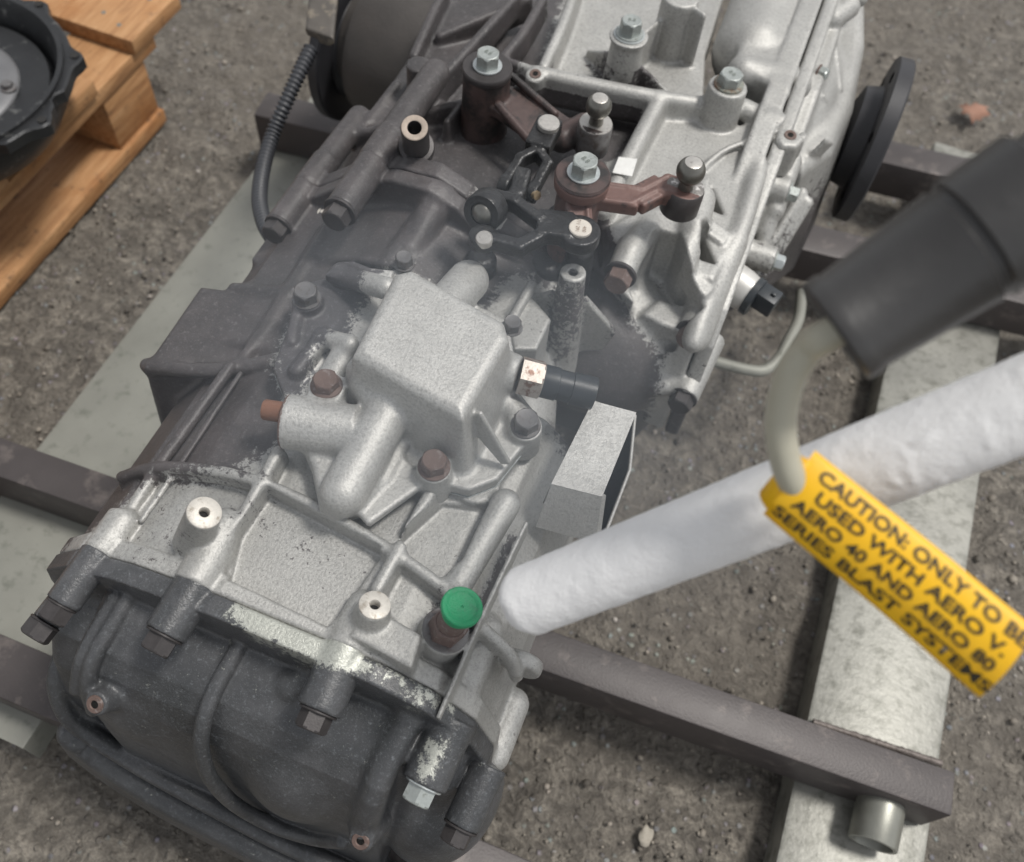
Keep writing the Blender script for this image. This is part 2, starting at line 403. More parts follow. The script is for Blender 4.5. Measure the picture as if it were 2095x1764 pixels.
# bolts and washers: heads share mesh data per size
_hex = {}
def hex_mesh(af, h, mat, flange=0.):
    key = (af, h, mat.name, flange)
    if key in _hex: return _hex[key]
    R = af/math.sqrt(3); V = []; Fc = []; rings = []
    def ring(fr, z, n=24):
        o = len(V)
        for i in range(n): th = 2*math.pi*i/n; r = fr(th); V.append((r*math.cos(th), r*math.sin(th), z))
        rings.append(list(range(o, o+n)))
    hexr = lambda th: (af/2)/math.cos(((th+math.pi/6) % (math.pi/3))-math.pi/6)
    if flange:
        ring(lambda t: flange, 0); ring(lambda t: flange, .0008); ring(lambda t: flange*.95, .0014); ring(lambda t: hexr(t)*1.01, .0022)
    else: ring(hexr, 0)
    ring(hexr, h-.0016)
    ring(lambda t: min(hexr(t), af/2*1.03), h-.0006); ring(lambda t: af/2*.93, h)
    ring(lambda t: af/2*.70, h-.0003)
    for a, b in zip(rings[:-1], rings[1:]):
        for i in range(24): Fc.append([a[i], a[(i+1) % 24], b[(i+1) % 24], b[i]])
    Fc.append(rings[-1]); Fc.append(rings[0][::-1])
    me = mesh_from('bolt_head', V, Fc, True, 22); me.materials.append(mat); _hex[key] = me; return me
_wash = {}
def washer_mesh(r, h, mat):
    key = (r, h, mat.name)
    if key not in _wash:
        me = lathe('washer', [(r*.45, 0), (r-.0004, 0), (r, .0004), (r, h-.0004), (r-.0004, h), (r*.45, h)], (0, 0, 0), (0, 0, 1), 36, closed=True)
        me.materials.append(mat); _wash[key] = me
    return _wash[key]
def bolt(p, axis, af, h, mat, parent, washers=(), flange=0., spin=None, label=None, name='bolt'):
    """p: seat point (world); washers: (radius, thickness, material) from the seat up"""
    base = Vector(parent.location); q = Vector(axis).normalized().to_track_quat('Z', 'Y')
    spin = random.uniform(0, 1) if spin is None else spin
    off = sum(wd[1] for wd in washers)
    o = link(name, hex_mesh(af, h, mat, flange), None, parent)
    o.rotation_mode = 'QUATERNION'; o.rotation_quaternion = q @ Quaternion((0, 0, 1), spin)
    a = Vector(axis).normalized(); o.location = Vector(p) + a*off - base
    z = -off
    for (r, t, m) in washers:
        wo = link('washer', washer_mesh(r, t, m), None, o); wo.location = (0, 0, z); z += t
    if label: o['label'] = label
    return o
# ------------------------------------------------------------------ ground
def ground_mat():
    m, t, b = newmat('worn_concrete_yard'); v = coords(t)
    big = noise(t, v, 2.0, 4, .6); mid = noise(t, v, 38, 5, .7); mid2 = noise(t, v, 75, 4, .65, .8); fine = noise(t, v, 210, 4, .7)
    c = mixc(t, ramp(t, mid2, [(.36, 0.), (.64, 1.)]), (.085, .076, .066), (.29, .263, .222))
    c = mixc(t, ramp(t, mid, [(.36, .75), (.56, 0.)]), c, (.088, .079, .068))
    c = mixc(t, ramp(t, fine, [(.38, .6), (.58, 0.)]), c, (.078, .068, .057))
    c = mixc(t, ramp(t, big, [(.40, .5), (.60, 0.)]), c, (.135, .118, .098))
    vo = N(t, 'ShaderNodeTexVoronoi', Scale=105.); t.links.new(v, vo.inputs['Vector'])
    st = ramp(t, vo.outputs['Distance'], [(.20, 1.), (.36, 0.)])
    sel = ramp(t, noise(t, v, 45, 2), [(.54, 0.), (.60, .8)])
    hsv = N(t, 'ShaderNodeHueSaturation', Saturation=.16, Value=.38); t.links.new(vo.outputs['Color'], hsv.inputs['Color'])
    c = mixc(t, mth(t, 'MULTIPLY', st, sel), c, hsv.outputs[0])
    t.links.new(c, b.inputs['Base Color']); b.inputs['Roughness'].default_value = .8
    h = mth(t, 'ADD', mth(t, 'MULTIPLY', fine, .8), mth(t, 'MULTIPLY', mid2, 1.6))
    h = mth(t, 'ADD', h, mth(t, 'MULTIPLY', st, .5))
    bump(t, b, h, .9, .005)
    return m
M_ground = ground_mat()
def nz(x, y, s, seed):      # cheap value noise
    r = np.random.default_rng(seed); T = r.random((64, 64)); a = x*s; b_ = y*s
    i, j = np.floor(a).astype(int), np.floor(b_).astype(int); u, v = a-i, b_-j; u = u*u*(3-2*u); v = v*v*(3-2*v)
    g = lambda p, q: T[p % 64, q % 64]
    return (g(i, j)*(1-u)+g(i+1, j)*u)*(1-v)+(g(i, j+1)*(1-u)+g(i+1, j+1)*u)*v - .5
def make_ground():
    # dense where the picture looks, then out to the yard around
    xs = np.concatenate([np.linspace(-9, -1.3, 12)[:-1], np.arange(-1.3, 1.1, .008), np.linspace(1.1, 9, 12)])
    ys = np.concatenate([np.linspace(-9, -.7, 12)[:-1], np.arange(-.7, 1.7, .008), np.linspace(1.7, 12, 12)])
    X, Y = np.meshgrid(xs, ys, indexing='ij')
    Z = .006*nz(X, Y, 14, 1) + .006*nz(X, Y, 40, 2) + .004*nz(X, Y, 95, 3) - .004
    V = np.stack([X, Y, Z], -1).reshape(-1, 3); nx, ny = len(xs), len(ys)
    I = np.arange(nx*ny).reshape(nx, ny); Q = np.stack([I[:-1, :-1], I[1:, :-1], I[1:, 1:], I[:-1, 1:]], -1).reshape(-1, 4)
    me = bpy.data.meshes.new('ground'); me.vertices.add(len(V)); me.vertices.foreach_set('co', V.astype(np.float32).ravel())
    me.loops.add(len(Q)*4); me.loops.foreach_set('vertex_index', Q.astype(np.int32).ravel())
    me.polygons.add(len(Q)); me.polygons.foreach_set('loop_start', (np.arange(len(Q))*4).astype(np.int32)); me.polygons.foreach_set('use_smooth', np.ones(len(Q), bool))
    me.update(calc_edges=True); return link('ground', me, M_ground)
tag(make_ground(), kind='structure')
def gravel():
    m, t, b = newmat('grit_stones'); g = N(t, 'ShaderNodeNewGeometry')
    c = ramp(t, g.outputs['Random Per Island'], [(0, (.07, .062, .052)), (.5, (.19, .168, .14)), (.85, (.28, .25, .21)), (.97, (.34, .30, .26)), (1, (.40, .37, .34))])
    t.links.new(c, b.inputs['Base Color']); b.inputs['Roughness'].default_value = .75
    bm = bmesh.new(); bmesh.ops.create_icosphere(bm, subdivisions=1, radius=1); bv = np.array([v.co[:] for v in bm.verts]); bf = np.array([[v.index for v in f.verts] for f in bm.faces]); bm.free()
    n = 15000; P = np.stack([rng.uniform(-1.2, 1.0, n), rng.uniform(-.65, 1.6, n)], 1)
    keep = (nz(P[:, 0], P[:, 1], 9, 5) + rng.uniform(-.35, .35, n)) > -.1; P = P[keep]; n = len(P)
    S = np.exp(rng.normal(math.log(.0018), .40, n)); S = np.minimum(S, .006)
    ang = rng.uniform(0, 6.28, n); V = bv[None]*(1+rng.uniform(-.28, .28, (n, len(bv), 1)))
    V = V*np.stack([S*rng.uniform(.8, 1.4, n), S, S*rng.uniform(.4, .7, n)], 1)[:, None]
    ca, sa = np.cos(ang)[:, None], np.sin(ang)[:, None]
    VX = V[..., 0]*ca - V[..., 1]*sa + P[:, :1]; VY = V[..., 0]*sa + V[..., 1]*ca + P[:, 1:]; VZ = V[..., 2]-.001
    V = np.stack([VX, VY, VZ], -1).reshape(-1, 3); Fq = (bf[None] + (np.arange(n)*len(bv))[:, None, None]).reshape(-1, 3)
    me = bpy.data.meshes.new('grit'); me.vertices.add(len(V)); me.vertices.foreach_set('co', V.astype(np.float32).ravel())
    me.loops.add(len(Fq)*3); me.loops.foreach_set('vertex_index', Fq.astype(np.int32).ravel())
    me.polygons.add(len(Fq)); me.polygons.foreach_set('loop_start', (np.arange(len(Fq))*3).astype(np.int32)); me.polygons.foreach_set('use_smooth', np.ones(len(Fq), bool))
    me.update(calc_edges=True)
    tag(link('grit', me, m), 'loose grey and brown grit scattered over the yard floor', 'grit', kind='stuff')
gravel()

# ------------------------------------------------------------------ steel stand under the gearbox
SB = (0, 0, 0)
stand = empty('steel_stand', SB, 'low brown steel bar frame with galvanised plates carrying the gearbox', 'stand')
def channel(name, x0, x1, y0, y1, z1, mat):
    """galvanised channel lying open side down: top sheet with two folded sides"""
    t_ = .003; sec = [(x0, .001), (x0, z1-.004), (x0+.001, z1-.001), (x0+.004, z1), (x1-.004, z1), (x1-.001, z1-.001), (x1, z1-.004), (x1, .001), (x1-t_, .001), (x1-t_, z1-t_), (x0+t_, z1-t_), (x0+t_, .001)]
    V = [(x, y, z) for y in (y0, y1) for x, z in sec]; n = len(sec); Fc = [[i, (i+1) % n, n+(i+1) % n, n+i] for i in range(n)]
    def endcap(o): return [[o+0, o+1, o+11], [o+1, o+2, o+10, o+11], [o+2, o+3, o+10], [o+3, o+4, o+9, o+10], [o+4, o+5, o+9], [o+5, o+6, o+8, o+9], [o+6, o+7, o+8]]
    Fc += endcap(0) + endcap(n)
    return link(name, mesh_from(name, V, Fc, True, 30), mat, stand)
a = G(95, 890, .04); b = G(504, 367, .04)
channel('plate', -.432, -.262, -.285, .70, .04, M_galvdull)
channel('plate', .378, .502, -.34, .86, .04, M_galv)
def sbar(name, p, q, wdt, z0, z1, side=1, mat=None):
    """square steel bar whose front top edge runs p->q; wdt to the left of that direction"""
    p, q = np.array(p[:2]), np.array(q[:2]); d = (q-p)/np.linalg.norm(q-p); nrm = np.array([-d[1], d[0]])*side
    poly = [p, q, q+nrm*wdt, p+nrm*wdt]
    return link(name, prism_mesh(name, poly, z0, z1, .0018), mat or M_bar, stand)
sbar('bar', G(-420, 826, .10), G(1948, 1670, .10), .037, .0425, .10)
sbar('bar', (-.60, -.262), (.20, -.255), .046, .0425, .09)
sbar('bar', G(518, 234, .095), G(2260, 662, .095), .045, .0425, .095)
sbar('bar', G(1803, 331, .095), G(2150, 412, .095), .045, .0425, .095)
# short pipe welded below the front bar
pp = GY(1757, 1665, -.050); pz = .064
me = lathe('pipe', [(.0165, 0), (.0205, 0), (.0205, .036), (.0200, .0368), (.0170, .0368), (.0165, .036)], (pp[0], -.0475, pz), (-.02, -1, -.05), 40, closed=True)
link('pipe', me, M_pipe, stand)
rod = [G(1400, 720, .12), G(1458, 739, .12), G(1530, 757, .12), G(1565, 757, .12), G(1594, 733, .12), G(1614, 695, .12), G(1634, 652, .115), G(1640, 600, .10)]
link('bent_rod', tube('bent_rod', rod, .0062, 14, True, None, 6), M_galvdull, stand)
M_weld = simple('weld_bead', (.13, .11, .10), .5, .3, .4, 120, .6, .0015, 260)
wb = [G(1664+f*262, 1474+f*85, .044)+np.array([0, -.0015, 0]) for f in np.linspace(0, 1, 40)]
link('weld_bead', tube('weld_bead', wb, .003, 8, True, [.0030+.0012*random.random() for _ in range(40)]), M_weld, stand)
# ------------------------------------------------------------------ pallet
def wood_mat():
    m, t, b = newmat('pallet_pine'); v = coords(t)
    mp = N(t, 'ShaderNodeMapping'); mp.inputs['Scale'].default_value = (60, 5, 60); t.links.new(v, mp.inputs['Vector'])
    g = noise(t, mp.outputs[0], 2.2, 6, .62, .6); f = noise(t, v, 7, 4)
    c = ramp(t, g, [(.25, (.20, .092, .038)), (.5, (.40, .21, .090)), (.75, (.52, .31, .155))])
    c = mixc(t, ramp(t, f, [(.55, 0.), (.72, .75)]), c, (.30, .115, .028))
    c = mixc(t, ramp(t, noise(t, v, 55, 4, .7), [(.58, 0.), (.72, .75)]), c, (.13, .070, .036))
    t.links.new(c, b.inputs['Base Color']); b.inputs['Roughness'].default_value = .72
    bump(t, b, mth(t, 'ADD', g, noise(t, v, 300, 4, .7)), .7, .0015); return m
M_wood = wood_mat()
pal = empty('wooden_pallet', (-.75, .25, 0), 'orange pine pallet lying on the yard left of the gearbox', 'pallet')
def plank(name, x0, x1, y0, y1, z0, z1):
    o = link(name, prism_mesh(name, [(x0, y0), (x1, y0), (x1, y1), (x0, y1)], z0, z1, .0015), M_wood, pal); recenter(o, pal.location); return o
plank('bottom_board', -.70, -.606, -.25, .475, .002, .022)
for y0 in (.385, .03, -.24): plank('block', -.70, -.612, y0, y0+.088, .0225, .0995)
plank('stringer_board', -.70, -.609, -.25, .50, .1, .1195)
for y0, y1 in ((.455, .56), (.285, .376), (.12, .21), (-.05, .04), (-.24, -.13)): plank('deck_board', -1.25, -.604, y0, y1, .12, .14)
plank('bottom_board', -1.20, -1.10, -.25, .56, .002, .022)
for y0 in (.385, .03): plank('block', -1.20, -1.11, y0, y0+.088, .0225, .0995)
plank('stringer_board', -1.20, -1.11, -.25, .56, .1, .1195)
nail = lathe('nail', [(.0001, .0004), (.0028, .0004), (.0032, -.0003)], (0, 0, 0), (0, 0, 1), 12, caps=False); nail.materials.append(M_pipe)
for (x, y) in ((-.635, .475), (-.672, .532), (-.63, .535), (-.665, .487), (-.63, .305), (-.675, .355), (-.64, .14), (-.67, .19)):
    o = link('nail', nail, None, pal); o.location = Vector((x, y, .1402)) - Vector(pal.location)
# ------------------------------------------------------------------ clutch housing on the pallet
ch = empty('clutch_housing', (-.70, .25, .141), 'black round clutch housing lying open side up on the pallet', 'clutch housing')
def chp(name, prof, mat, n=72, ang=40):
    o = link(name, lathe(name, prof, (0, 0, 0), (0, 0, 1), n, angle=ang), mat, ch); return o
M_dkcast = simple('black_cast_housing', (.030, .031, .033), .38, .35, .35, 40, .3, .001, 400, tint=(.16, .16, .155), tscale=50, tlo=.6, thi=.75)
M_clutch = simple('clutch_plate_steel', (.19, .19, .195), .45, .4, .3, 30, .2)
chp('bell', [(.10, 0), (.118, .002), (.135, .03), (.140, .052), (.140, .070), (.1345, .070), (.130, .060), (.126, .045), (.122, .030), (.10, .022), (.02, .020)], M_dkcast)
# scalloped flange with lugs
V = []; Fc = []; n = 120; rads = []
for i in range(n):
    th = 2*math.pi*i/n; lug = max(0, math.cos(th*9+.55))**3; rads.append(.148+.012*lug - (.007 if (i % 27) in (3, 4) else 0))
for (rr, z) in ((0, .052), (1, .052), (1, .064), (.985, .066), (0, .066)):
    for i in range(n):
        th = 2*math.pi*i/n; r = .1385 if rr == 0 else rads[i]*rr; V.append((r*math.cos(th), r*math.sin(th), z))
for j in range(5):
    for i in range(n): Fc.append([j*n+i, j*n+(i+1) % n, ((j+1) % 5)*n+(i+1) % n, ((j+1) % 5)*n+i])
link('flange', mesh_from('flange', V, Fc, True, 35), M_dkcast, ch)
chp('clutch_plate', [(.02, .046), (.070, .049), (.084, .047), (.087, .044), (.088, .034), (.02, .032)], M_clutch)
chp('ring_gear', [(.1115, .030), (.1175, .030), (.1185, .033), (.1185, .042), (.1175, .044), (.1115, .044)], M_dkcast)
for k in range(9):
    th = 2*math.pi*k/9 - .06; p = Vector((.151*math.cos(th), .151*math.sin(th), .0668)) + Vector(ch.location)
    o = link('hole', lathe('hole', [(.0001, 0), (.0045, 0), (.0048, .0006)], (0, 0, 0), (0, 0, 1), 18), M_hole, ch); o.location = p - Vector(ch.location)
for k in range(6):
    th = 2*math.pi*k/6 + .42; p = Vector((.078*math.cos(th), .078*math.sin(th), .0482)) + Vector(ch.location)
    bolt(p, (0, 0, 1), .011, .007, M_greybolt, ch, flange=.009)
# ------------------------------------------------------------------ gearbox
GB = (0, 0, .10)
gb = empty('gearbox', GB, 'half blasted cast aluminium gearbox with linkage levers on a steel stand', 'gearbox')
def part(name, me, mat, label=None):
    o = link(name, me, mat, gb); recenter(o, GB)
    if label: o['label'] = label
    return o

# ---- main housing
SEC = [(-.190, .13), (-.200, .25), (-.192, .295), (-.165, .327), (-.12, .346), (-.06, .356), (.045, .356), (.078, .345), (.104, .318), (.118, .275), (.120, .13)]
SECR = [(-.195, .13), (-.205, .25), (-.203, .300), (-.180, .330), (-.14, .345), (-.06, .353), (.02, .35), (.045, .33), (.05, .13)]
c = Cast((-.285, -.192, .17), (.165, .185, .42), .0015)
c.py(SEC, -.178, .03, .006, .006)
c.py(SECR, 0, .165, .006, .010)
# split flange at the front
c.py(SEC, -.178, -.164, .0025, .005, off=.006)
# pad on the left flank
PAD = zp(.333, (294, 744), (408, 580), (470, 588), (530, 560), (620, 610), (590, 735), (470, 752))
c.pz(PAD, .20, .333, .008, .012, .10)
c.chain([G(302, 748, .322), G(380, 757, .334), (G(470, 757, .342)), G(585, 733, .350)], .0055, .010, res=4)
c.chain([G(480, 592, .328), G(540, 600, .334), G(600, 600, .342)], .005, .010, res=4)
# left flank ribs
c.chain([G(472, 750, .348), G(395, 858, .344), G(317, 966, .340), G(268, 1046, .335)], .0042, .006)
c.chain([G(492, 765, .349), G(370, 950, .347), G(290, 1065, .343)], .0020, .005)
c.chain([G(668, 470, .343), G(600, 580, .342), G(545, 670, .342), G(490, 745, .342)], .0042, .012, res=3)
# long arc rib
ARC = [G(250, 976, .322), G(317, 957, .345), G(423, 962, .361), G(522, 984, .366), G(645, 1038, .366), G(786, 1119, .366), G(901, 1199, .364), G(981, 1279, .352), G(1040, 1335, .335), G(1058, 1375, .320)]
c.chain(ARC, .0040, .007, res=4)
c.chain([p-np.array([0, 0, .008]) for p in ARC], .0045, .008, res=4)
c.cyl(G(1062, 1372, .31), G(1062, 1372, .31)+np.array([0, .010, 0]), .014, None, .003, .006)
# diagonal ribs
def rib(p, q, z0, z1, r=.0042):
    a, b = G(*p, z0), G(*q, z1); c.cap(a, b, r, None, .007); dz = np.array([0, 0, .008]); c.cap(a-dz, b-dz, r+.001, None, .008)
rib((570, 925), (485, 1080), .368, .366); rib((880, 1010), (772, 1206), .368, .368)
rib((873, 416), (792, 543), .374, .366, .005)
c.cap(G(1034, 1031, .362), G(936, 1195, .360), .0100, .0095, .010)          # broad round rib
# tall thin web on the right shoulder
wz = np.array([0, 0, .012])
for p, q, za, zb in (((1078, 1066), (990, 1250), .374, .366), ((990, 1250), (891, 1480), .366, .345)):
    a, b = G(*p, za), G(*q, zb); c.slab(a-wz, b-wz, .0014, .012, rd=.0012, k=.005, ext=.002)
# front bosses that carry the cover bolts
def yboss(px, py, z, y0, y1, r, cc, rd=.002, k=.006, r2=None):
    p = G(px, py, z); cc.cyl((p[0], y1, z), (p[0], y0, z), r if r2 is None else r2, r, rd, k); return p
yboss(226, 1098, .337, -.178, -.148, .0105, c); c.cap(G(252, 1072, .338), G(226, 1110, .337), .0105, None, .005)
pB = G(440, 1150, .352); c.cap((pB[0]-.002, -.136, .359), (pB[0]-.002, -.165, .357), .0125, None, .005); c.cyl((pB[0]-.002, -.15, .357), (pB[0]-.002, -.178, .357), .0130, None, .002, .006)
pC = G(722, 1300, .356); c.cyl((pC[0], -.145, .356), (pC[0], -.178, .356), .0130, None, .002, .006)
pD = G(925, 1455, .318); c.cap((pD[0], -.125, .325), (pD[0], -.168, .318), .0125, None, .007)
c.cap(G(885, 1345, .338), G(845, 1425, .336), .0090, None, .007)
c.cap(G(935, 1370, .330), G(905, 1430, .330), .0060, None, .007)
pE = GY(990, 1590, -.185); c.cap((pE[0], -.130, pE[2]+.004), (pE[0], -.168, pE[2]), .0125, None, .006); c.slab((pE[0]-.02, -.15, pE[2]), (pE[0]-.02, -.183, pE[2]), .02, .008, rd=.003, k=.008)
# bosses with machined faces
D1a, D1b = G(418, 1049, .398), G(392, 1112, .350)
c.cyl(D1a, D1b, .0104, .0118, .0006, .006)
D2a = G(767, 1238, .384); D2b = D2a + np.array([-.004, -.008, -.036])
c.cyl(D2a, D2b, .0096, .0130, .0006, .006)
c.pz(zp(.372, (770, 1225), (800, 1262), (863, 1299), (842, 1368), (762, 1324), (715, 1300)), .335, .372, .002, .004, .04)
c.pz(zp(.366, (740, 1200), (800, 1262), (760, 1324), (690, 1310), (695, 1260)), .335, .366, .004, .006, .1)
for pa, pb in ((D1a, D1b), (D2a, D2b)):
    ax_ = (pa-pb)/np.linalg.norm(pa-pb); c.cyl(pa-ax_*.010, pa+ax_*.004, .0040, None, .0003, .001, sub=True)
# recessed panel between the ribs
c.pz(zp(.356, (552, 1012), (782, 1134), (674, 1288), (469, 1190), (492, 1098)), .3525, .40, .0012, .003, sub=True)
# small recess on the right shoulder
c.pz(zp(.356, (905, 1030), (1000, 1040), (945, 1160), (900, 1190), (810, 1115)), .351, .40, .0015, .003, sub=True)
# boss round the filler fitting
FIT = G(912, 1290, .362); FITN = (G(952, 1232, .405)-FIT); FITN /= np.linalg.norm(FITN)
c.cyl(FIT-FITN*.03, FIT, .0150, None, .001, .005)
# raised seat for the shift cover
BASE = [(598, 596), (640, 574), (700, 560), (830, 548), (1040, 655), (1052, 720), (1062, 800), (1100, 848), (1090, 890), (1040, 952), (1018, 980), (960, 1003), (908, 990), (872, 972), (850, 962), (800, 985), (740, 1040), (690, 1060), (655, 1040), (640, 960), (605, 880), (583, 815), (558, 752), (576, 700), (602, 650)]
PB = np.array(zp(.372, *BASE)); ctr = PB.mean(0); PBs = ctr + (PB-ctr)*.965
PBs = [p for p, q in zip(PBs, BASE) if not (650 < q[0] < 850 and q[1] > 960)]
c.pz(PBs, .33, .3605, .003, .006, .06)
c.cyl(G(975, 985, .3605), G(975, 985, .3605)-np.array([0, 0, .03]), .016, None, .002, .006)
# rear flange (arched) against the rear housing, with bolt bosses
ARCH = [(-.205, .2), (-.207, .318), (-.198, .330), (-.172, .343), (-.15, .362), (-.128, .380), (-.10, .392), (-.07, .395), (-.045, .385), (-.02, .362), (.01, .352), (.045, .335), (.05, .2)]
c.py(ARCH, .150, .1645, .002, .007)
c.py([(-.20, .2), (-.20, .315), (-.16, .335), (-.13, .350), (-.10, .365), (-.07, .372), (-.04, .365), (-.01, .35), (.03, .33), (.03, .2)], .09, .16, .004, .012)
pF = GY(598, 425, .14); c.cyl((pF[0], .1645, pF[2]), (pF[0], .118, pF[2]), .0115, None, .001, .005)
pG = GY(722, 395, .13); c.cyl((pG[0], .1645, pG[2]), (pG[0], .110, pG[2]), .0125, None, .001, .005)
c.pz(zp(.335, (575, 470), (620, 400), (700, 400), (655, 480)), .29, .335, .003, .006)
c.cap((-.064, .16, .380), (-.068, .115, .366), .013, .009, .010)
# ledge and post behind the shift cover
c.pz(zp(.352, (1035, 640), (1075, 590), (1128, 652), (1098, 715), (1050, 715)), .25, .352, .002, .004)
c.cap(G(1088, 585, .357), G(1050, 650, .357), .004, None, .005)
PO = G(1173, 556, .385); c.cyl(PO, (PO[0]+.004, PO[1]-.008, .25), .0095, .0170, .001, .006); c.slab((PO[0], PO[1], .31), (PO[0]+.035, PO[1]+.012, .30), .003, .05, rd=.0015, k=.006, hh2=.02); c.slab((PO[0], PO[1], .31), (PO[0]-.04, PO[1]-.005, .30), .003, .05, rd=.0015, k=.006, hh2=.03)
c.cyl((PO[0], PO[1], .37), (PO[0], PO[1], .40), .0035, None, .0005, .001, sub=True)
c.cap((.02, .10, .27), (.06, .03, .25), .045, .03, .02)
# grime map
DARK = zp(.355, (560, 1010), (500, 940), (560, 925), (600, 880), (585, 800), (560, 745), (600, 640), (700, 600), (830, 575), (900, 610), (985, 640), (1050, 560), (1130, 560), (1300, 400), (1300, 300), (700, 0), (0, 300), (0, 1100), (170, 1010), (240, 985), (330, 965), (450, 975))
DARK2 = zp(.35, (905, 590), (980, 500), (1260, 480), (1260, 640), (1110, 800), (1150, 900), (1500, 900), (1500, 500), (1060, 420))
LIT = zp(.35, (1000, 610), (1075, 570), (1130, 650), (1100, 720), (1050, 700))
def g_main(x, y, z):
    g = soft(DARK, x, y, .03)
    g = np.maximum(g, .95*soft(DARK2, x, y, .02)*(1-.85*soft(LIT, x, y, .012)))
    g = np.maximum(g, .33*soft(zp(.355, (200, 1060), (300, 960), (560, 990), (650, 1060), (600, 1180), (440, 1190), (200, 1200)), x, y, .04))
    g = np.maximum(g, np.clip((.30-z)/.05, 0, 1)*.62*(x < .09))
    g = np.maximum(g, .62*soft(zp(.36, (868, 1225), (905, 1200), (945, 1290), (945, 1330), (880, 1320)), x, y, .012))
    g = np.maximum(g, .85*soft(zp(.352, (1050, 1060), (1072, 1075), (1000, 1230), (940, 1330), (925, 1320), (985, 1200)), x, y, .010)*(z < .362))
    g = np.maximum(g, .37*soft(zp(.356, (560, 1000), (800, 1130), (700, 1230), (480, 1140)), x, y, .05))
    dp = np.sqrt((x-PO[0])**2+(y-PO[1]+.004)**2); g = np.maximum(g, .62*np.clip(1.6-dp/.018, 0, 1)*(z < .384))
    return np.maximum(g, .19)
part('main_housing', c.mesh('main_housing', g_main), M_alu, 'cast main housing, grime black on the left flank and blasted silver towards the front')

M_sump = simple('sump_grime_and_shade', (.045, .042, .041), .55, .2, .4, 30, .3, .001, 300)
part('sump', prism_mesh('sump', [(-.180, -.172), (.112, -.172), (.112, .03), (.06, .10), (.06, .16), (-.19, .16)], .1012, .20, .012, 3), M_sump)
part('rear_sump', prism_mesh('rear_sump', [(-.15, .17), (.13, .17), (.15, .22), (.15, .60), (-.13, .60)], .1012, .19, .012, 3), M_sump)
# ---- machined boss faces with bores
for cpt, r in ((D1a, .0101), (D2a, .0093)):
    nrm = (D1a-D1b) if cpt is D1a else (D2a-D2b)
    nrm = nrm/np.linalg.norm(nrm)
    me = lathe('boss_face', [(.0030, -.006), (.0030, .0001), (.0034, .0006), (r-.0006, .0006), (r, .0001), (r, -.002)], cpt, nrm, 40, caps=False)
    f = part('boss_face', me, M_machined)
    hb = link('bore', lathe('bore', [(.0001, -.0055), (.0040, -.0055)], cpt, nrm, 20), M_hole, f)

# ---- front cover
c = Cast((-.245, -.300, .085), (.155, -.1762, .38), .0014)
FZ = np.array([.08, .13, .17, .21, .25, .275, .295, .310, .320, .328]); FY = np.array([-.264, -.262, -.260, -.257, -.252, -.246, -.237, -.225, -.208, -.186])
def yf(z): return np.interp(z, FZ, FY)
def GS(px, py, out=0.):
    """where the view ray of a picture point meets the front of the cover"""
    r = ray(px, py)
    for t in np.linspace(.4, .9, 1500):
        p = CAM + r*t
        if p[1] >= yf(p[2]) - out and p[2] < .328: return p
    return G(px, py, .10)
c.py(SEC, -.1915, -.178, .0015, .003, off=.0065)
c.px([(-.186, .085)] + [(-.182, .328)] + [(y, z) for y, z in zip(FY[::-1], FZ[::-1])], -.142, .072, .006, .006)
c.px([(-.180, .085), (-.180, .292), (-.200, .288), (-.220, .270), (-.236, .240), (-.246, .20), (-.250, .14), (-.25, .085)], -.192, -.10, .014, .03)
c.px([(-.186, .085), (-.186, .30), (-.20, .295), (-.215, .27), (-.225, .22), (-.23, .085)], .05, .112, .012, .012)
c.ell((-.112, -.212, .232), (.046, .047, .062), .014)
c.ell((.008, -.214, .232), (.052, .0505, .066), .014)
# ridge that snakes down between the two bulges
RID = [GS(497, 1308, .004), GS(470, 1355, .006), GS(440, 1410, .008), GS(418, 1470, .009), GS(412, 1530, .009), GS(430, 1590, .009), GS(480, 1645, .008), GS(560, 1690, .006), GS(640, 1715, .004), GS(700, 1722, .002)]
c.chain(RID, .0052, .005, res=5)
c.chain([p+np.array([-.0085, .004, .002]) for p in RID[1:7]], .0035, .003, sub=True, res=5)
c.chain([GS(262, 1225, .002), GS(225, 1285, .005), GS(193, 1345, .006), GS(180, 1400, .006), GS(192, 1450, .004)], .0052, .008, res=5)
c.chain([GS(235, 1225, .0), GS(196, 1285, .004), GS(165, 1350, .005), GS(155, 1410, .005)], .0042, .008, res=5)
c.chain([GS(835, 1478, .001), GS(795, 1550, .002), GS(765, 1625, .003), GS(742, 1700, .002)], .0085, .020, res=3)
# rim along the foot of the cover
RIM = [G(140, 1310, .22), G(116, 1390, .20), G(136, 1460, .17), G(185, 1503, .15), G(300, 1575, .14), G(440, 1652, .13), G(560, 1715, .125), G(700, 1780, .12), G(800, 1830, .12)]
c.chain(RIM, .0070, .010, res=4)
c.chain([p+np.array([.003, .010, -.016]) for p in RIM], .0125, .010, res=4)
c.chain([G(150, 1500, .14), G(215, 1550, .12), G(330, 1625, .11), G(450, 1690, .105), G(620, 1775, .10), G(800, 1850, .10)], .012, .008, res=3, drop=.03)
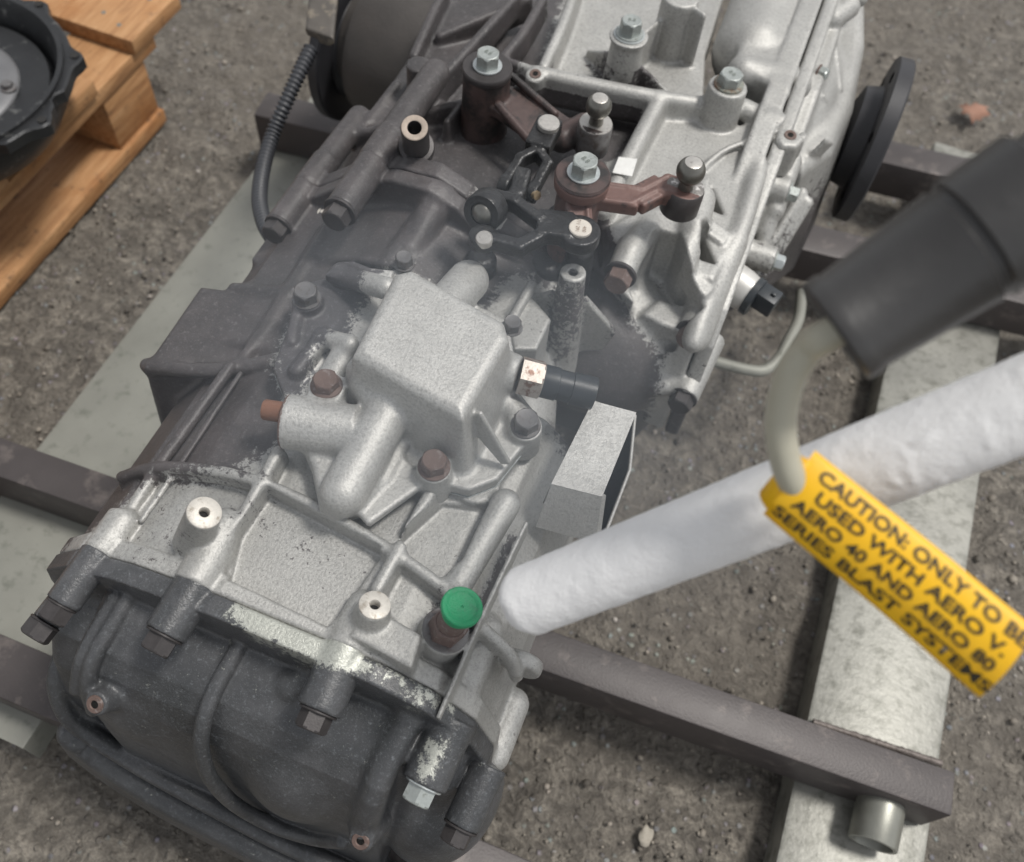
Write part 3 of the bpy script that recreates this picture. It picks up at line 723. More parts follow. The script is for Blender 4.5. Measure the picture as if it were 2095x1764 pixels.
# bolt bosses
BOL = []
def cboss(ax, ay, bx, by, za, zb, r, rb=None):
    a, b = G(ax, ay, za), G(bx, by, zb); c.cyl(a, b, r, rb or r, .0008, .004); BOL.append((b, (b-a)/np.linalg.norm(b-a))); return a, b
cboss(206, 1126, 128, 1236, .337, .330, .0110)
cboss(158, 1190, 94, 1272, .322, .318, .0090)
cboss(425, 1160, 338, 1298, .357, .350, .0132)
cboss(725, 1293, 652, 1454, .356, .347, .0140)
cboss(932, 1470, 868, 1604, .322, .312, .0140)
cboss(1002, 1565, 943, 1690, .272, .262, .0120)
c.pz(zp(.312, (800, 1450), (860, 1470), (930, 1520), (900, 1575), (830, 1560)), .25, .318, .006, .010)
c.cap(GS(655, 1380, 0), GS(600, 1400, -.01), .010, None, .012)
c.ell((.095, -.195, .17), (.045, .058, .07), .015)
# threaded lugs
LAX = np.array([-.05, -.62, .78]); LAX /= np.linalg.norm(LAX)
L1 = GS(195, 1441, .016); c.cyl(L1-LAX*.03, L1, .013, .0078, .001, .010)
L2 = GS(738, 1720, .012); c.cyl(L2-LAX*.03, L2, .0105, .0080, .001, .010)
SCR = [(GY(600, 1290, -.19)[:2]), ]
def g_front(x, y, z):
    g = np.full_like(x, .95)
    edge = (z > .335)*np.clip((x+.055)/.01, 0, 1)*np.clip((.045-x)/.03+.45, .45, 1)
    return g - .66*edge*np.clip((y+.1935)/.010, 0, 1)
def g_front2(x, y, z):
    g = g_front(x, y, z)
    for (px, py, zz, r, s_) in ((885, 1545, .335, .016, .75), (868, 1580, .328, .010, .6), (700, 1345, .366, .015, .6), (560, 1295, .360, .022, .55), (640, 1330, .360, .02, .5), (850, 1440, .345, .016, .4), (590, 1370, .31, .02, .25), (480, 1340, .32, .018, .25)):
        p = G(px, py, zz); d = np.sqrt((x-p[0])**2+(y-p[1])**2+(z-p[2])**2); g = g - s_*np.clip(1-d/r, 0, 1)
    return g
part('front_cover', c.mesh('front_cover', g_front2), M_front, 'dark grime covered front cover with two rounded bulges and a snaking ridge')
for i, (p, a_) in enumerate(BOL):
    m = M_zincbright if i == 4 else M_darkbolt
    bolt(p, a_, .0172, .0105, m if i != 4 else M_zinc, gb, ((.0118 if i > 1 else .0100, .0016, M_darkbolt if i != 4 else M_zincbright),))
for L_ in (L1, L2):
    f = part('threaded_insert', lathe('threaded_insert', [(.0026, -.002), (.0026, .0008), (.0032, .0014), (.0054, .0014), (.0060, .0006), (.0060, -.002)], L_, LAX, 24, caps=False), M_rustbolt)
    link('bore', lathe('bore', [(.0001, .0006), (.0027, .0006)], L_, LAX, 18), M_hole, f)

# ---- shift cover
c = Cast((-.155, -.135, .352), (.10, .135, .452), .0011)
c.pz([p for p in PB], .3615, .372, .002, .004)
c.pz([p for p in zp(.374, (800, 985), (740, 1040), (690, 1060), (655, 1040), (640, 960), (605, 880), (640, 820), (860, 870))], .3615, .378, .004, .006)
TOP = [(722, 722), (808, 556), (842, 548), (1030, 655), (1040, 690), (946, 852)]
def ztop(X, Y): return .431 + 0*X
c.pz(zp(.431, *TOP), .364, ztop, .0065, .010, .14)
# bosses
def vboss(px, py, z, r, zb=.362, rb=None, k=.006):
    p = G(px, py, z); c.cyl(p, (p[0], p[1], zb), r, rb or r*1.08, .0008, k); return p
SB_ = [vboss(628, 612, .379, .0105), vboss(668, 790, .397, .0120, rb=.014), vboss(888, 956, .385, .0110, .352), vboss(1075, 872, .379, .0110, .352)]
c.cap(G(700, 740, .382), G(668, 790, .377), .010, None, .012)
c.cap(G(662, 690, .378), G(715, 705, .392), .0065, None, .012)
c.cap(G(662, 690, .378), G(608, 760, .374), .006, None, .010)
c.cyl(G(728, 884, .384), G(585, 862, .384), .0172, .0178, .001, .012)          # cross cylinder with open left end
c.cap(G(795, 845, .392), G(702, 1008, .384), .0150, .0145, .012)              # tube along the gearbox
c.slab(G(730, 1050, .3715), G(850, 965, .3715), .012, .0035, rd=.002, k=.008)
c.cap(G(740, 760, .40), G(760, 800, .395), .010, None, .012)
a, b = G(960, 842, .418), G(1036, 948, .377); c.slab(a, b, .0018, .010, rd=.0016, k=.006, hh2=.004)
c.cyl(G(1030, 757, .392), G(1060, 766, .392), .0135, .0125, .002, .010)               # sensor boss
c.cap(G(1040, 830, .374), G(1075, 872, .372), .009, None, .010)
c.cap(G(900, 640, .392), G(958, 575, .380), .0148, .0150, .008)                 # shaft end at the back
c.pz(zp(.384, (664, 562), (690, 538), (722, 532), (757, 546), (806, 552), (800, 575), (740, 574)), .376, .384, .0018, .003)
c.cap(G(700, 565, .378), G(790, 590, .40), .008, None, .012)
c.cap(G(608, 640, .372), G(598, 700, .372), .004, None, .008)
def g_sc(x, y, z):
    d = zp(.375, (540, 780), (560, 680), (590, 560), (700, 520), (860, 520), (800, 545), (760, 600), (720, 680), (690, 700), (650, 730), (640, 790), (600, 830))
    g = .93*soft(d, x, y, .022)*np.clip((.432-z)/.02, 0, 1)
    return np.maximum(g, .10)
part('shift_cover', c.mesh('shift_cover', g_sc), M_cover, 'sand blasted silver shift cover with a square raised box')
gm = part('gasket', prism_mesh('gasket', list(PB + (PB-ctr)*.002), .3606, .3614, 0), M_zincbright)
for (p, m, wr) in ((SB_[0], M_greybolt, .0092), (SB_[1], M_rustbolt, .0), (SB_[2], M_rustbolt, .0095), (SB_[3], M_greybolt, .0092)):
    bolt(p, (0, 0, 1), .0150, .0090, m, gb, ((wr*1.1, .0016, m),) if wr else (), flange=.0 if wr else .0104)
for (px, py, z) in ((1047, 672, .371), (827, 541, .375)):
    bolt(G(px, py, z), (0, 0, 1), .0115, .0075, M_greybolt, gb, ((.0078, .0014, M_greybolt),))
# rusted pin and end plug in the cross cylinder
ea = G(585, 862, .384); eb = G(728, 884, .384); ed = (ea-eb)/np.linalg.norm(ea-eb)
part('end_plug', lathe('end_plug', [(.0001, .0012), (.0150, .0012), (.0168, .0006), (.0176, 0), (.0176, -.002)], ea, ed, 40), M_rustbolt)
part('shaft_pin', lathe('shaft_pin', [(.0068, -.002), (.0068, .0150), (.0060, .0162), (.0001, .0162)], ea+np.array([0, .004, .004]), ed, 28),
     simple('rust_brown', (.23, .115, .075), .5, .3, .35, 120), 'rust brown pin sticking out of the left cylinder')
# sensor with hex nut and black sleeve
s0 = G(1063, 767, .392); s1 = G(1216, 806, .385); sdv = (s1-s0)/np.linalg.norm(s1-s0); sl_ = np.linalg.norm(s1-s0)
sn = bolt(s0, sdv, .0235, .0160, M_rustbolt, gb, (), name='sensor_nut'); sn.data = sn.data.copy(); sn.data.materials.clear(); sn.data.materials.append(simple('rusty_silver_nut', (.42, .38, .34), .45, .5, .2, 200, .2, .0006, 700, tint=(.19, .105, .075), tscale=150, tlo=.50, thi=.60))
part('sensor_sleeve', lathe('sensor_sleeve', [(.0105, .012), (.0113, .0162), (.0113, .026), (.0105, .0264), (.0105, .0355), (.0112, .036), (.0112, sl_-.0003), (.0108, sl_), (.0094, sl_), (.0092, sl_-.006), (.0001, sl_-.006)], s0, sdv, 40), M_rubber)
# filler fitting
ff = bolt(FIT, FITN, .0200, .012, M_rustbolt, gb, ((.0146, .0010, M_greybolt),), name='fitting_nut')
part('fitting_neck', lathe('fitting_neck', [(.0088, .010), (.0088, .026), (.008, .028)], FIT, FITN, 30), M_rustbolt)
# sheet metal bracket on the right shoulder: folded sheet, open towards the right
bm = bmesh.new()
def quad(*v): bm.faces.new([bm.verts.new(x) for x in v])
T = [Vector(p) for p in zp(.374, (1213, 820), (1302, 844), (1232, 1016), (1128, 990))]
Fd = [Vector(p) for p in zp(.338, (1218, 1112), (1096, 1078))]            # foot of the front sheet
Lw = [Vector(p) for p in zp(.318, (1299, 850), (1288, 962), (1232, 1108))]
quad(*T); quad(T[2], T[3], Fd[1], Fd[0])
quad(T[0], T[3], T[3]+Vector((-.003, 0, -.030)), T[0]+Vector((-.003, 0, -.030)))
Bk = [Lw[0]+Vector((-.036, 0, 0)), Lw[2]+Vector((-.034, .004, 0))]
quad(T[0], T[1], Lw[0], Bk[0]); quad(Fd[0], Fd[1], Bk[1], Lw[2])
e_ = Vector((0, 0, -.004))
quad(T[1], T[2], T[2]+e_, T[1]+e_); quad(T[2], Fd[0], Fd[0]+Vector((.002, .004, 0)), T[2]+Vector((.002, .003, -.002)))
bmesh.ops.remove_doubles(bm, verts=bm.verts, dist=1e-5); bmesh.ops.recalc_face_normals(bm, faces=bm.faces)
bmesh.ops.solidify(bm, geom=list(bm.faces), thickness=.0016)
me = bpy.data.meshes.new('sheet_bracket'); bm.to_mesh(me); bm.free(); me.shade_smooth(); me.set_sharp_from_angle(angle=math.radians(30))
part('sheet_bracket', me, M_cover, 'folded silver sheet metal bracket on the right shoulder')

brk = gb.children[-1]
bmi = bmesh.new(); bmi.faces.new([bmi.verts.new(v) for v in (Lw[0], Lw[1], Lw[2], Bk[1], Bk[0])]); bmesh.ops.solidify(bmi, geom=list(bmi.faces), thickness=.0014)
mei = bpy.data.meshes.new('inner_floor'); bmi.to_mesh(mei); bmi.free(); link('inner_floor', mei, M_sump, brk)  # dark sump material stands in for the shade inside the open bracket
link('rim', tube('rim', [Lw[0], Lw[1], Lw[2]], .0013, 8, True), M_cover, brk)
# ---- rear housing
c = Cast((-.30, .055, .13), (.185, .66, .45), .0019)
# dark left body falling away to the left
c.py([(-.20, .14), (-.200, .27), (-.185, .315), (-.155, .335), (-.12, .348), (-.06, .352), (.02, .350), (.03, .14)], .1662, .30, .005, .010)
c.px([(.25, .14), (.25, .335), (.40, .330), (.52, .318), (.62, .30), (.62, .14)], -.155, .03, .012, .015)
c.px([(.30, .14), (.30, .26), (.50, .25), (.60, .24), (.60, .14)], -.20, -.10, .02, .03)
c.py(ARCH, .1655, .182, .002, .007)
c.pz([G(*p, .33) for p in ((742, 262), (811, 168), (850, 110), (905, 0), (1060, 0), (1000, 130), (940, 230), (850, 300))], .22, .338, .006, .012, .25)
# bosses running back from the flange
c.cap((pF[0], .1662, pF[2]), (pF[0]-.002, .265, pF[2]-.006), .0115, .0105, .006); c.cyl((pF[0], .1655, pF[2]), (pF[0], .20, pF[2]), .0115, None, .001, .005)
c.cap((pG[0], .1662, pG[2]), (pG[0]-.001, .285, pG[2]-.004), .0125, .0120, .006); c.cyl((pG[0], .1655, pG[2]), (pG[0], .20, pG[2]), .0125, None, .001, .005)
def crib(pts, r=.0045, k=.008, drop=.010, res=3):
    c.chain([G(*p[:2], p[2]) for p in pts], r, k, res=res, drop=drop+.006)
crib([(908, -20, .352), (880, 40, .350), (847, 116, .345)])
crib([(1060, -12, .365), (960, 100, .362), (856, 212, .356)])
crib([(1110, 0, .365), (1068, 72, .365), (1020, 130, .362)])
crib([(811, 175, .338), (742, 266, .334)]); crib([(846, 155, .350), (838, 205, .350)])
crib([(900, 75, .345), (960, 50, .350), (1080, 0, .358)]); crib([(735, 275, .334), (790, 258, .348)], .004)
crib([(870, 230, .36), (930, 215, .366), (970, 212, .366)], .0035); crib([(945, 215, .366), (915, 250, .368)], .003)
kp = G(857, 130, .372); c.cyl(kp, kp-np.array([0, 0, .03]), .0108, None, .001, .005)
# recess the levers stand in, then the silver deck to its right
DECK = zp(.352, (1228, 430), (1342, 205), (1440, 215), (1480, 260), (1620, 230), (1560, 345), (1512, 470), (1462, 575), (1420, 560), (1385, 540), (1300, 520), (1235, 520))
c.pz(DECK, .22, .352, .004, .006)
c.pz(zp(.333, (960, 330), (1080, 160), (1340, 205), (1240, 430), (1300, 620), (1180, 520), (1060, 470)), .14, .333, .003, .006)
UP = zp(.345, (1108, 150), (1180, 0), (1240, -100), (1500, -100), (1480, 0), (1445, 110), (1440, 215), (1345, 200))
c.pz(UP, .2, .345, .003, .006)
crib([(1100, 152, .366), (1220, 178, .366), (1345, 202, .366), (1448, 216, .362)], .0072, .008, .012)
crib([(1350, 205, .364), (1232, 432, .362)], .0075, .008, .012)
crib([(1112, 140, .362), (1152, 50, .362), (1180, -30, .362)], .005)
crib([(1040, 128, .362), (1090, 145, .366)], .004)
RB = G(1095, 152, .372); c.cyl(RB, RB-np.array([0, -.006, .035]), .0085, None, .001, .005)
# bolt boss with four webs
BT = G(1287, 72, .398); c.cyl(BT, (BT[0], BT[1], .34), .0140, .0165, .001, .004); c.cyl(BT, BT-np.array([0, 0, .006]), .0178, .0150, .0008, .003)
for (px, py, z) in ((1200, 112, .347), (1240, 196, .350), (1372, 190, .352), (1362, 26, .385)):
    q = G(px, py, z); m0 = np.array([BT[0], BT[1], .338]); bq = np.array([q[0], q[1], .338])
    c.slab(m0, bq, .0022, .044 if z < .38 else .050, rd=.0015, k=.004, hh2=.014 if z < .38 else .045)
B2 = G(1394, -8, .402); c.cyl(B2, (B2[0], B2[1], .34), .0165, .0175, .001, .004)
c.slab((B2[0], B2[1], .36), (G(1445, 30, .40)[0], G(1445, 30, .40)[1], .36), .002, .04, rd=.0015, k=.004)
# big round hump beside the split flange
c.cap(G(1535, 112, .345), G(1625, -150, .345), .036, .036, .012)
c.pz(zp(.372, (1500, 130), (1535, 20), (1560, -100), (1690, -100), (1650, 30), (1618, 190)), .3, .372, .006, .010)
# bolt boss by the flange
B3 = G(1490, 175, .386); c.cyl(B3, (B3[0], B3[1]-.004, .33), .0168, .0185, .001, .005)
c.cap(G(1520, 150, .362), G(1628, 175, .355), .0150, .0140, .008)
c.cap(G(1520, 225, .355), G(1570, 250, .352), .010, None, .008)
# split flange: a plate standing along the right edge
FLG = [(.15, .20), (.15, .27), (.165, .315), (.19, .335), (.22, .342), (.29, .345), (.31, .352), (.335, .362), (.40, .370), (.50, .376), (.62, .376), (.62, .18)]
c.px(FLG, .138, .158, .002, .005)
c.pz(zp(.366, (1592, 262), (1625, 262), (1648, 282), (1632, 300), (1600, 298), (1588, 285)), .33, .366, .003, .004)
LUG = GY(1616, 278, G(1616, 278, .366)[1]-.004)
c.cyl(G(1562, 245, .358), G(1600, 262, .358), .0110, None, .002, .005); c.cyl(G(1628, 292, .352), G(1662, 305, .352), .0100, None, .001, .005)
# curved lip over the deck
c.chain([G(1600, 288, .357), G(1550, 288, .357), (G(1500, 300, .357)), G(1465, 320, .355), G(1438, 345, .353)], .0028, .006, res=4)
# edge bead and shoulder tubes
c.chain([G(1552, 345, .352), G(1530, 420, .350), G(1508, 485, .347), G(1470, 560, .340), G(1432, 655, .332), G(1418, 700, .325)], .0085, .008, res=3)
c.cap(G(1500, 500, .342), G(1426, 690, .322), .0110, .0115, .008)
c.cap(G(1438, 388, .362), G(1420, 470, .362), .0120, None, .008); c.cap(G(1420, 470, .362), G(1392, 560, .352), .0115, .010, .008)
c.pz(zp(.364, (1238, 455), (1300, 420), (1420, 400), (1425, 470), (1390, 520), (1300, 505), (1250, 495)), .25, .362, .008, .010)
c.cap(G(1330, 500, .358), G(1385, 520, .355), .014, None, .008)
# pockets
c.pz(zp(.352, (1441, 385), (1458, 385), (1482, 440), (1440, 420)), .315, .42, .002, .003, sub=True)
c.pz(zp(.352, (1422, 488), (1438, 480), (1466, 540), (1425, 528)), .305, .42, .002, .003, sub=True)
c.slab(G(1418, 500, .345), G(1482, 512, .345), .0035, .012, rd=.002, k=.004) if False else None
c.slab(G(1425, 462, .350), G(1480, 505, .345), .008, .010, rd=.002, k=.005)
c.slab(G(1393, 570, .342), G(1440, 615, .335), .0065, .012, rd=.002, k=.005)
c.pz(zp(.34, (1312, 535), (1342, 508), (1378, 520), (1390, 560), (1440, 630), (1400, 655), (1330, 620), (1305, 590)), .20, .42, .003, .003, sub=True)
# front bosses
H1 = GY(1270, 560, .165); c.cap(G(1325, 470, .355), H1+np.array([0, .02, .003]), .0110, .0110, .006); c.cyl(H1+np.array([0, .03, .004]), H1, .0112, None, .001, .005)
H2 = G(1416, 680, .318); c.cyl(H2+np.array([.006, .06, .006]), H2, .0130, .0125, .001, .006)
H3 = G(1398, 812, .265); c.cyl(H3+np.array([.004, .06, .012]), H3, .0135, .0125, .001, .006)
c.chain([G(1290, 600, .300), G(1335, 635, .300), G(1370, 660, .298), G(1405, 685, .300)], .0125, .008, res=3)
c.pz(zp(.312, (1310, 650), (1345, 620), (1420, 640), (1440, 690), (1400, 690), (1350, 672)), .30, .318, .003, .005)
c.cap(G(1345, 790, .265), G(1400, 790, .268), .008, None, .008)
c.ell((.075, .19, .25), (.085, .075, .065), .02)
c.chain([G(1218, 630, .298), G(1260, 650, .296), G(1300, 680, .288), G(1331, 715, .274), G(1342, 766, .25)], .0095, .010, res=4)
c.chain([G(1200, 655, .28), G(1245, 680, .275), G(1285, 715, .262), G(1305, 770, .24)], .006, .010, res=4)
c.chain([G(1345, 660, .300), G(1372, 705, .280), G(1380, 760, .262), G(1400, 800, .255)], .009, .008, res=4)
c.ell(G(1280, 735, .24)+np.array([0, .045, 0]), (.06, .05, .05), .015)
DK = zp(.34, (600, 0), (1085, -200), (1170, -60), (1105, 128), (1082, 150), (1010, 300), (960, 520), (500, 640), (400, 0))
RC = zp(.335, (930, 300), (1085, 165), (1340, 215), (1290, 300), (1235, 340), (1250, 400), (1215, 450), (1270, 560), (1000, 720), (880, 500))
ARC2 = 0
GAP_SHADE = zp(.32, (1180, 560), (1240, 560), (1300, 640), (1380, 690), (1380, 760), (1400, 800), (1300, 900), (1100, 900), (1100, 600))
def g_rear(x, y, z):
    g = .95*soft(DK, x, y, .022)
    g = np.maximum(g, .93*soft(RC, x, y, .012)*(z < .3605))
    g = np.maximum(g, .95*soft(GAP_SHADE, x, y, .022)*np.clip((.340-z)/.02, 0, 1))  # shade of the deep gap below the linkage, painted into the colour
    g = np.maximum(g, .85*np.clip((.315-z)/.03, 0, 1)*(x < .13))  # low cavity floors: grime together with painted-in shade
    g = np.maximum(g, .24*soft(zp(.36, (1090, 130), (1480, 180), (1480, 240), (1330, 240), (1080, 190)), x, y, .02))
    g = np.maximum(g, .72*soft(zp(.350, (1195, 118), (1236, 188), (1300, 200), (1366, 186), (1330, 140), (1285, 150)), x, y, .016)*(z < .372))  # grime plus the shadows of the boss webs, painted between them
    g = np.maximum(g, .65*soft(zp(.346, (1335, 60), (1420, 30), (1440, 70), (1380, 85)), x, y, .014)*(z < .38))
    return np.maximum(g, .15)
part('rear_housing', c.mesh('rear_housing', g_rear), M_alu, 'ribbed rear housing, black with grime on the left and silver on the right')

# ---- differential side housing, right of the split flange
c = Cast((.155, .06, .10), (.27, .68, .40), .0021)
c.px([(.34, .16), (.34, .25), (.36, .31), (.40, .335), (.46, .348), (.56, .35), (.66, .34), (.66, .12)], .16, .185, .004, .006)
c.ell((.170, .50, .23), (.060, .14, .115), .015)
c.pz([(.16, .40), (.195, .39), (.215, .43), (.222, .50), (.215, .60), (.20, .68), (.16, .68)], .15, .322, .014, .012, .10)
FLG2 = [(y, z-.003) for y, z in FLG]
c.px(FLG2, .1592, .172, .002, .004)
def dcap(p, q, za, zb, ra, rb=None, k=.006): c.cap(G(*p, za), G(*q, zb), ra, rb, k)
dcap((1735, 15), (1700, 40), .352, .352, .0115); dcap((1755, -5), (1740, -10), .35, .35, .010)
a, b = G(1700, 60, .34), G(1722, 175, .330); c.slab(a-np.array([0, 0, .02]), b-np.array([0, 0, .02]), .002, .028, rd=.0015, k=.005, hh2=.018)
a, b = G(1655, 195, .34), G(1698, 228, .320); c.slab(a-np.array([0, 0, .02]), b-np.array([0, 0, .02]), .002, .026, rd=.0015, k=.005, hh2=.012)
a, b = G(1672, 300, .33), G(1690, 308, .322); c.slab(a, b, .002, .01, rd=.0015, k=.005)
# struts down to the lower bosses
dcap((1650, 415), (1562, 560), .300, .250, .0060); dcap((1640, 395), (1575, 500), .305, .275, .0055)
dcap((1620, 330), (1585, 430), .328, .305, .0090); dcap((1600, 380), (1560, 470), .318, .290, .0080); dcap((1575, 440), (1545, 560), .300, .262, .0085)
for (px, py, z) in ((1585, 385, .318), (1556, 525, .285)):
    p = G(px, py, z); c.cyl(p-np.array([.014, 0, 0]), p+np.array([.012, 0, 0]), .0125, None, .001, .005)
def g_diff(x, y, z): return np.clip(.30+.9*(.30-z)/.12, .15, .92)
part('differential_housing', c.mesh('differential_housing', g_diff), M_alu, 'silver differential side housing beyond the split flange')
# output flange, right
FC = np.array([.236, .525, .265])
fl = part('output_flange', lathe('output_flange', [(.03, -.012), (.048, -.006), (.052, .010), (.080, .0115), (.082, .013), (.082, .026), (.080, .028), (.05, .028), (.048, .022), (.02, .022)], FC, (1, .0, .0), 72), M_flange)
for k in range(6):
    th = k*math.pi/3+.35; p = FC + np.array([.0092, .067*math.cos(th), .067*math.sin(th)])
    link('flange_hole', lathe('flange_hole', [(.0001, 0), (.0055, 0)], p+np.array([.001, 0, 0]), (-1, 0, 0), 18), M_hole, fl)
# left drum and flange
LC = np.array([-.245, .475, .235])
part('left_drum', lathe('left_drum', [(.075, -.08), (.078, -.02), (.080, .02), (.074, .034), (.060, .040), (.058, .05), (.03, .052)], LC, (-1, .06, 0), 64), simple('grimy_cast_drum', (.060, .054, .050), .6, .15, .35, 40, .3, .001, 300))
fl = part('output_flange', lathe('output_flange', [(.02, .04), (.055, .042), (.060, .055), (.086, .056), (.088, .058), (.088, .068), (.086, .070), (.05, .070)], LC+np.array([0, 0, -.01]), (-1, .06, 0), 64), M_flange)
c = Cast((-.32, .36, .18), (-.20, .62, .38), .002)
a, b = G(652, 95, .315), G(668, -60, .33)
c.slab(a, b, .014, .004, rd=.002, k=.003); c.cyl(a-np.array([0, 0, .006]), a+np.array([0, 0, .003]), .013, None, .001, .006)
c.cyl(a-np.array([0, .004, .02])+np.array([.002, .006, 0]), a+np.array([.002, .006, .02]), .0045, None, .0005, .001, sub=True)
part('conduit_bracket', c.mesh('conduit_bracket'), simple('bracket_steel', (.10, .09, .08), .55, .3, .3, 90, tint=(.22, .19, .15), tscale=60))
# corrugated conduit
cp = spline([np.array(p) for p in (G(636, 100, .31), G(612, 150, .30), G(585, 210, .285), (G(556, 280, .265)), G(537, 350, .26), G(531, 410, .265), G(542, 460, .275), G(562, 492, .28))], 26)
n_ = len(cp); Vv = []; Ff = []; prev = None; m_ = 18; seq = []
dist = np.concatenate([[0], np.cumsum([np.linalg.norm(cp[i+1]-cp[i]) for i in range(n_-1)])]); tot = dist[-1]; nr = int(tot/.0046)
for i in range(nr*4):
    s_ = tot*i/(nr*4-1); P_ = np.array([np.interp(s_, dist, [q[k] for q in cp]) for k in range(3)]); seq.append((P_, .0074 if i % 4 < 2 else .0056))
for i, (P_, r_) in enumerate(seq):
    d = seq[min(i+1, len(seq)-1)][0]-seq[max(i-1, 0)][0]; d = d/np.linalg.norm(d)
    if prev is None: s2, t2, _ = frame(d)
    else: s2 = prev - d*(prev @ d); s2 /= np.linalg.norm(s2); t2 = np.cross(d, s2)
    prev = s2
    for k in range(m_): th = 2*math.pi*k/m_; Vv.append(P_ + (s2*math.cos(th)+t2*math.sin(th))*r_)
for i in range(len(seq)-1):
    for k in range(m_): Ff.append([i*m_+k, i*m_+(k+1) % m_, (i+1)*m_+(k+1) % m_, (i+1)*m_+k])
part('conduit', mesh_from('conduit', Vv, Ff, True, 60), M_conduit, 'black corrugated wiring conduit looping down the left side')

# bolts on the flanges
bolt((pF[0], .118, pF[2]), (0, -1, 0), .0172, .0100, M_darkbolt, gb, ((.0118, .002, M_darkbolt),))
bolt((pG[0], .110, pG[2]), (0, -1, 0), .0180, .0105, M_darkbolt, gb, ((.0130, .002, M_darkbolt),))
bolt(H1, (0, -1, .05), .0180, .0105, M_rustbolt, gb, ((.0128, .003, M_darkbolt),))
bolt(H2, (-.1, -1, .05), .0175, .0100, M_rustbolt, gb, ((.0132, .002, M_darkbolt),))
bolt(H3, (-.07, -1, .0), .0175, .0100, M_darkbolt, gb, ((.0122, .002, M_darkbolt),))
bolt(BT, (0, 0, 1), .0165, .0115, M_zinc, gb, ((.0135, .0020, M_zincbright), (.0122, .0014, M_zinc)))
bolt(B3+np.array([0, 0, 0]), (0, 0, 1), .0180, .0095, M_zinc, gb, ((.0128, .0030, simple('patina_washer', (.24, .25, .22), .5, .3, .4, 160, tint=(.20, .13, .09), tscale=120)),))
for (px, py, z, m) in ((1585, 385, .318, M_zinc), (1556, 525, .285, M_zincbright)):
    bolt(G(px, py, z)+np.array([.012, 0, 0]), (1, 0, 0), .0125, .0080, m, gb, ((.0095, .0016, M_zinc),))
bolt(G(1672, 150, .345), (1, -.2, .1), .0125, .0080, M_zinc, gb, ((.0085, .0016, M_rustbolt),))
# little bores: lug, rib boss, plug on the left flange
for (P_, ax_, r_) in ((G(1617, 277, .3665), (0, -.15, 1), .0040), (RB+np.array([0, 0, .0002]), (0, -.25, 1), .0038)):
    f = part('threaded_bore', lathe('threaded_bore', [(r_*.55, 0), (r_*.7, .0008), (r_*1.25, .0008), (r_*1.35, 0)], P_, ax_, 24, closed=True), M_rustbolt)
    link('bore', lathe('bore', [(.0001, .0004), (r_*.62, .0004)], P_, ax_, 20), M_hole, f)
part('core_plug', lathe('core_plug', [(.0001, .0012), (.0022, .0010), (.0030, 0), (.0050, 0), (.0058, -.002)], G(662, 434, .337), (0, 0, 1), 20), M_machined)
# hollow dowel sleeve on the arch
ds = G(848, 262, .425); de = G(852, 302, .392)
dax = (ds-de)/np.linalg.norm(ds-de); dl = np.linalg.norm(ds-de)
f = part('dowel_sleeve', lathe('dowel_sleeve', [(.0052, dl-.010), (.0052, dl), (.0060, dl+.0006), (.0098, dl+.0004), (.0103, dl-.0008), (.0106, .004), (.0135, .0035), (.0140, .002), (.0140, -.004), (.0052, -.004)], de, dax, 36, closed=True), M_darkbolt)
link('sleeve_face', lathe('sleeve_face', [(.0054, dl+.0006), (.0062, dl+.0010), (.0094, dl+.0009), (.0099, dl+.0003)], de, dax, 36, caps=False), simple('chipped_pale_face', (.36, .30, .25), .6, .2, .35, 400), f)
# speed sensor at the right edge
v0 = G(1518, 592, .285); v1 = v0 + np.array([.034, -.010, -.002]); vd = (v1-v0)/np.linalg.norm(v1-v0)
part('sensor_port', lathe('sensor_port', [(.019, -.03), (.018, .0), (.0172, .004), (.0165, .008)], v0, vd, 40), simple('port_aluminium', (.52, .51, .49), .45, .4, .15))
part('sensor_ring', lathe('sensor_ring', [(.0176, .0082), (.0178, .014), (.0160, .015), (.001, .015)], v0, vd, 40), M_rubber)
s_, t_, a_ = frame(vd)
bx = part('sensor_plug', box_mesh('sensor_plug', v0+vd*.023+np.array([0, 0, .006]), a_, s_, t_, .0095, .0085, .0095, .0012), M_rubber)
link('sensor_plug_key', box_mesh('sensor_plug_key', v0+vd*.027+np.array([0, 0, .0162]), a_, s_, t_, .002, .002, .002, .0004), M_rubber, bx)

# ---- shift levers
def lev(name, cc, mat, label=None): return part(name, cc.mesh(name), mat, label)
# rear lever: post, channel arm, ball stud foot
P1 = G(997, 140, .410); c = Cast(P1-np.array([.04, .17, .10]), P1+np.array([.16, .04, .02]), .0011)
c.cyl(P1, (P1[0]+.001, P1[1]-.004, .340), .0192, .0200, .002, .004)
A0, A1 = G(1030, 200, .385), G(1150, 285, .376)
c.slab(A0, A1, .020, .0045, rd=.002, k=.006)
c.cap(G(1042, 152, .396), G(1135, 232, .385), .0032, None, .004); c.cap(G(1020, 215, .394), G(1085, 290, .385), .0036, None, .004)
c.cap(A1, G(1195, 262, .378), .011, .012, .008)
Bs = G(1219, 252, .395); c.cyl(Bs, Bs-np.array([0, .002, .026]), .0135, None, .001, .004)
lev('rear_lever', c, M_redoxide, 'oily brown lever with a tall round post and channel arm')
part('lever_cap', lathe('lever_cap', [(.004, -.004), (.0198, -.004), (.0204, -.003), (.0204, .001), (.0196, .002), (.004, .002)], P1, (0, 0, 1), 48, closed=True), M_darkbolt)
bolt(P1+np.array([0, 0, .002]), (0, 0, 1), .0170, .0110, M_zinc, gb, ((.0118, .002, M_zincbright),), spin=.3)
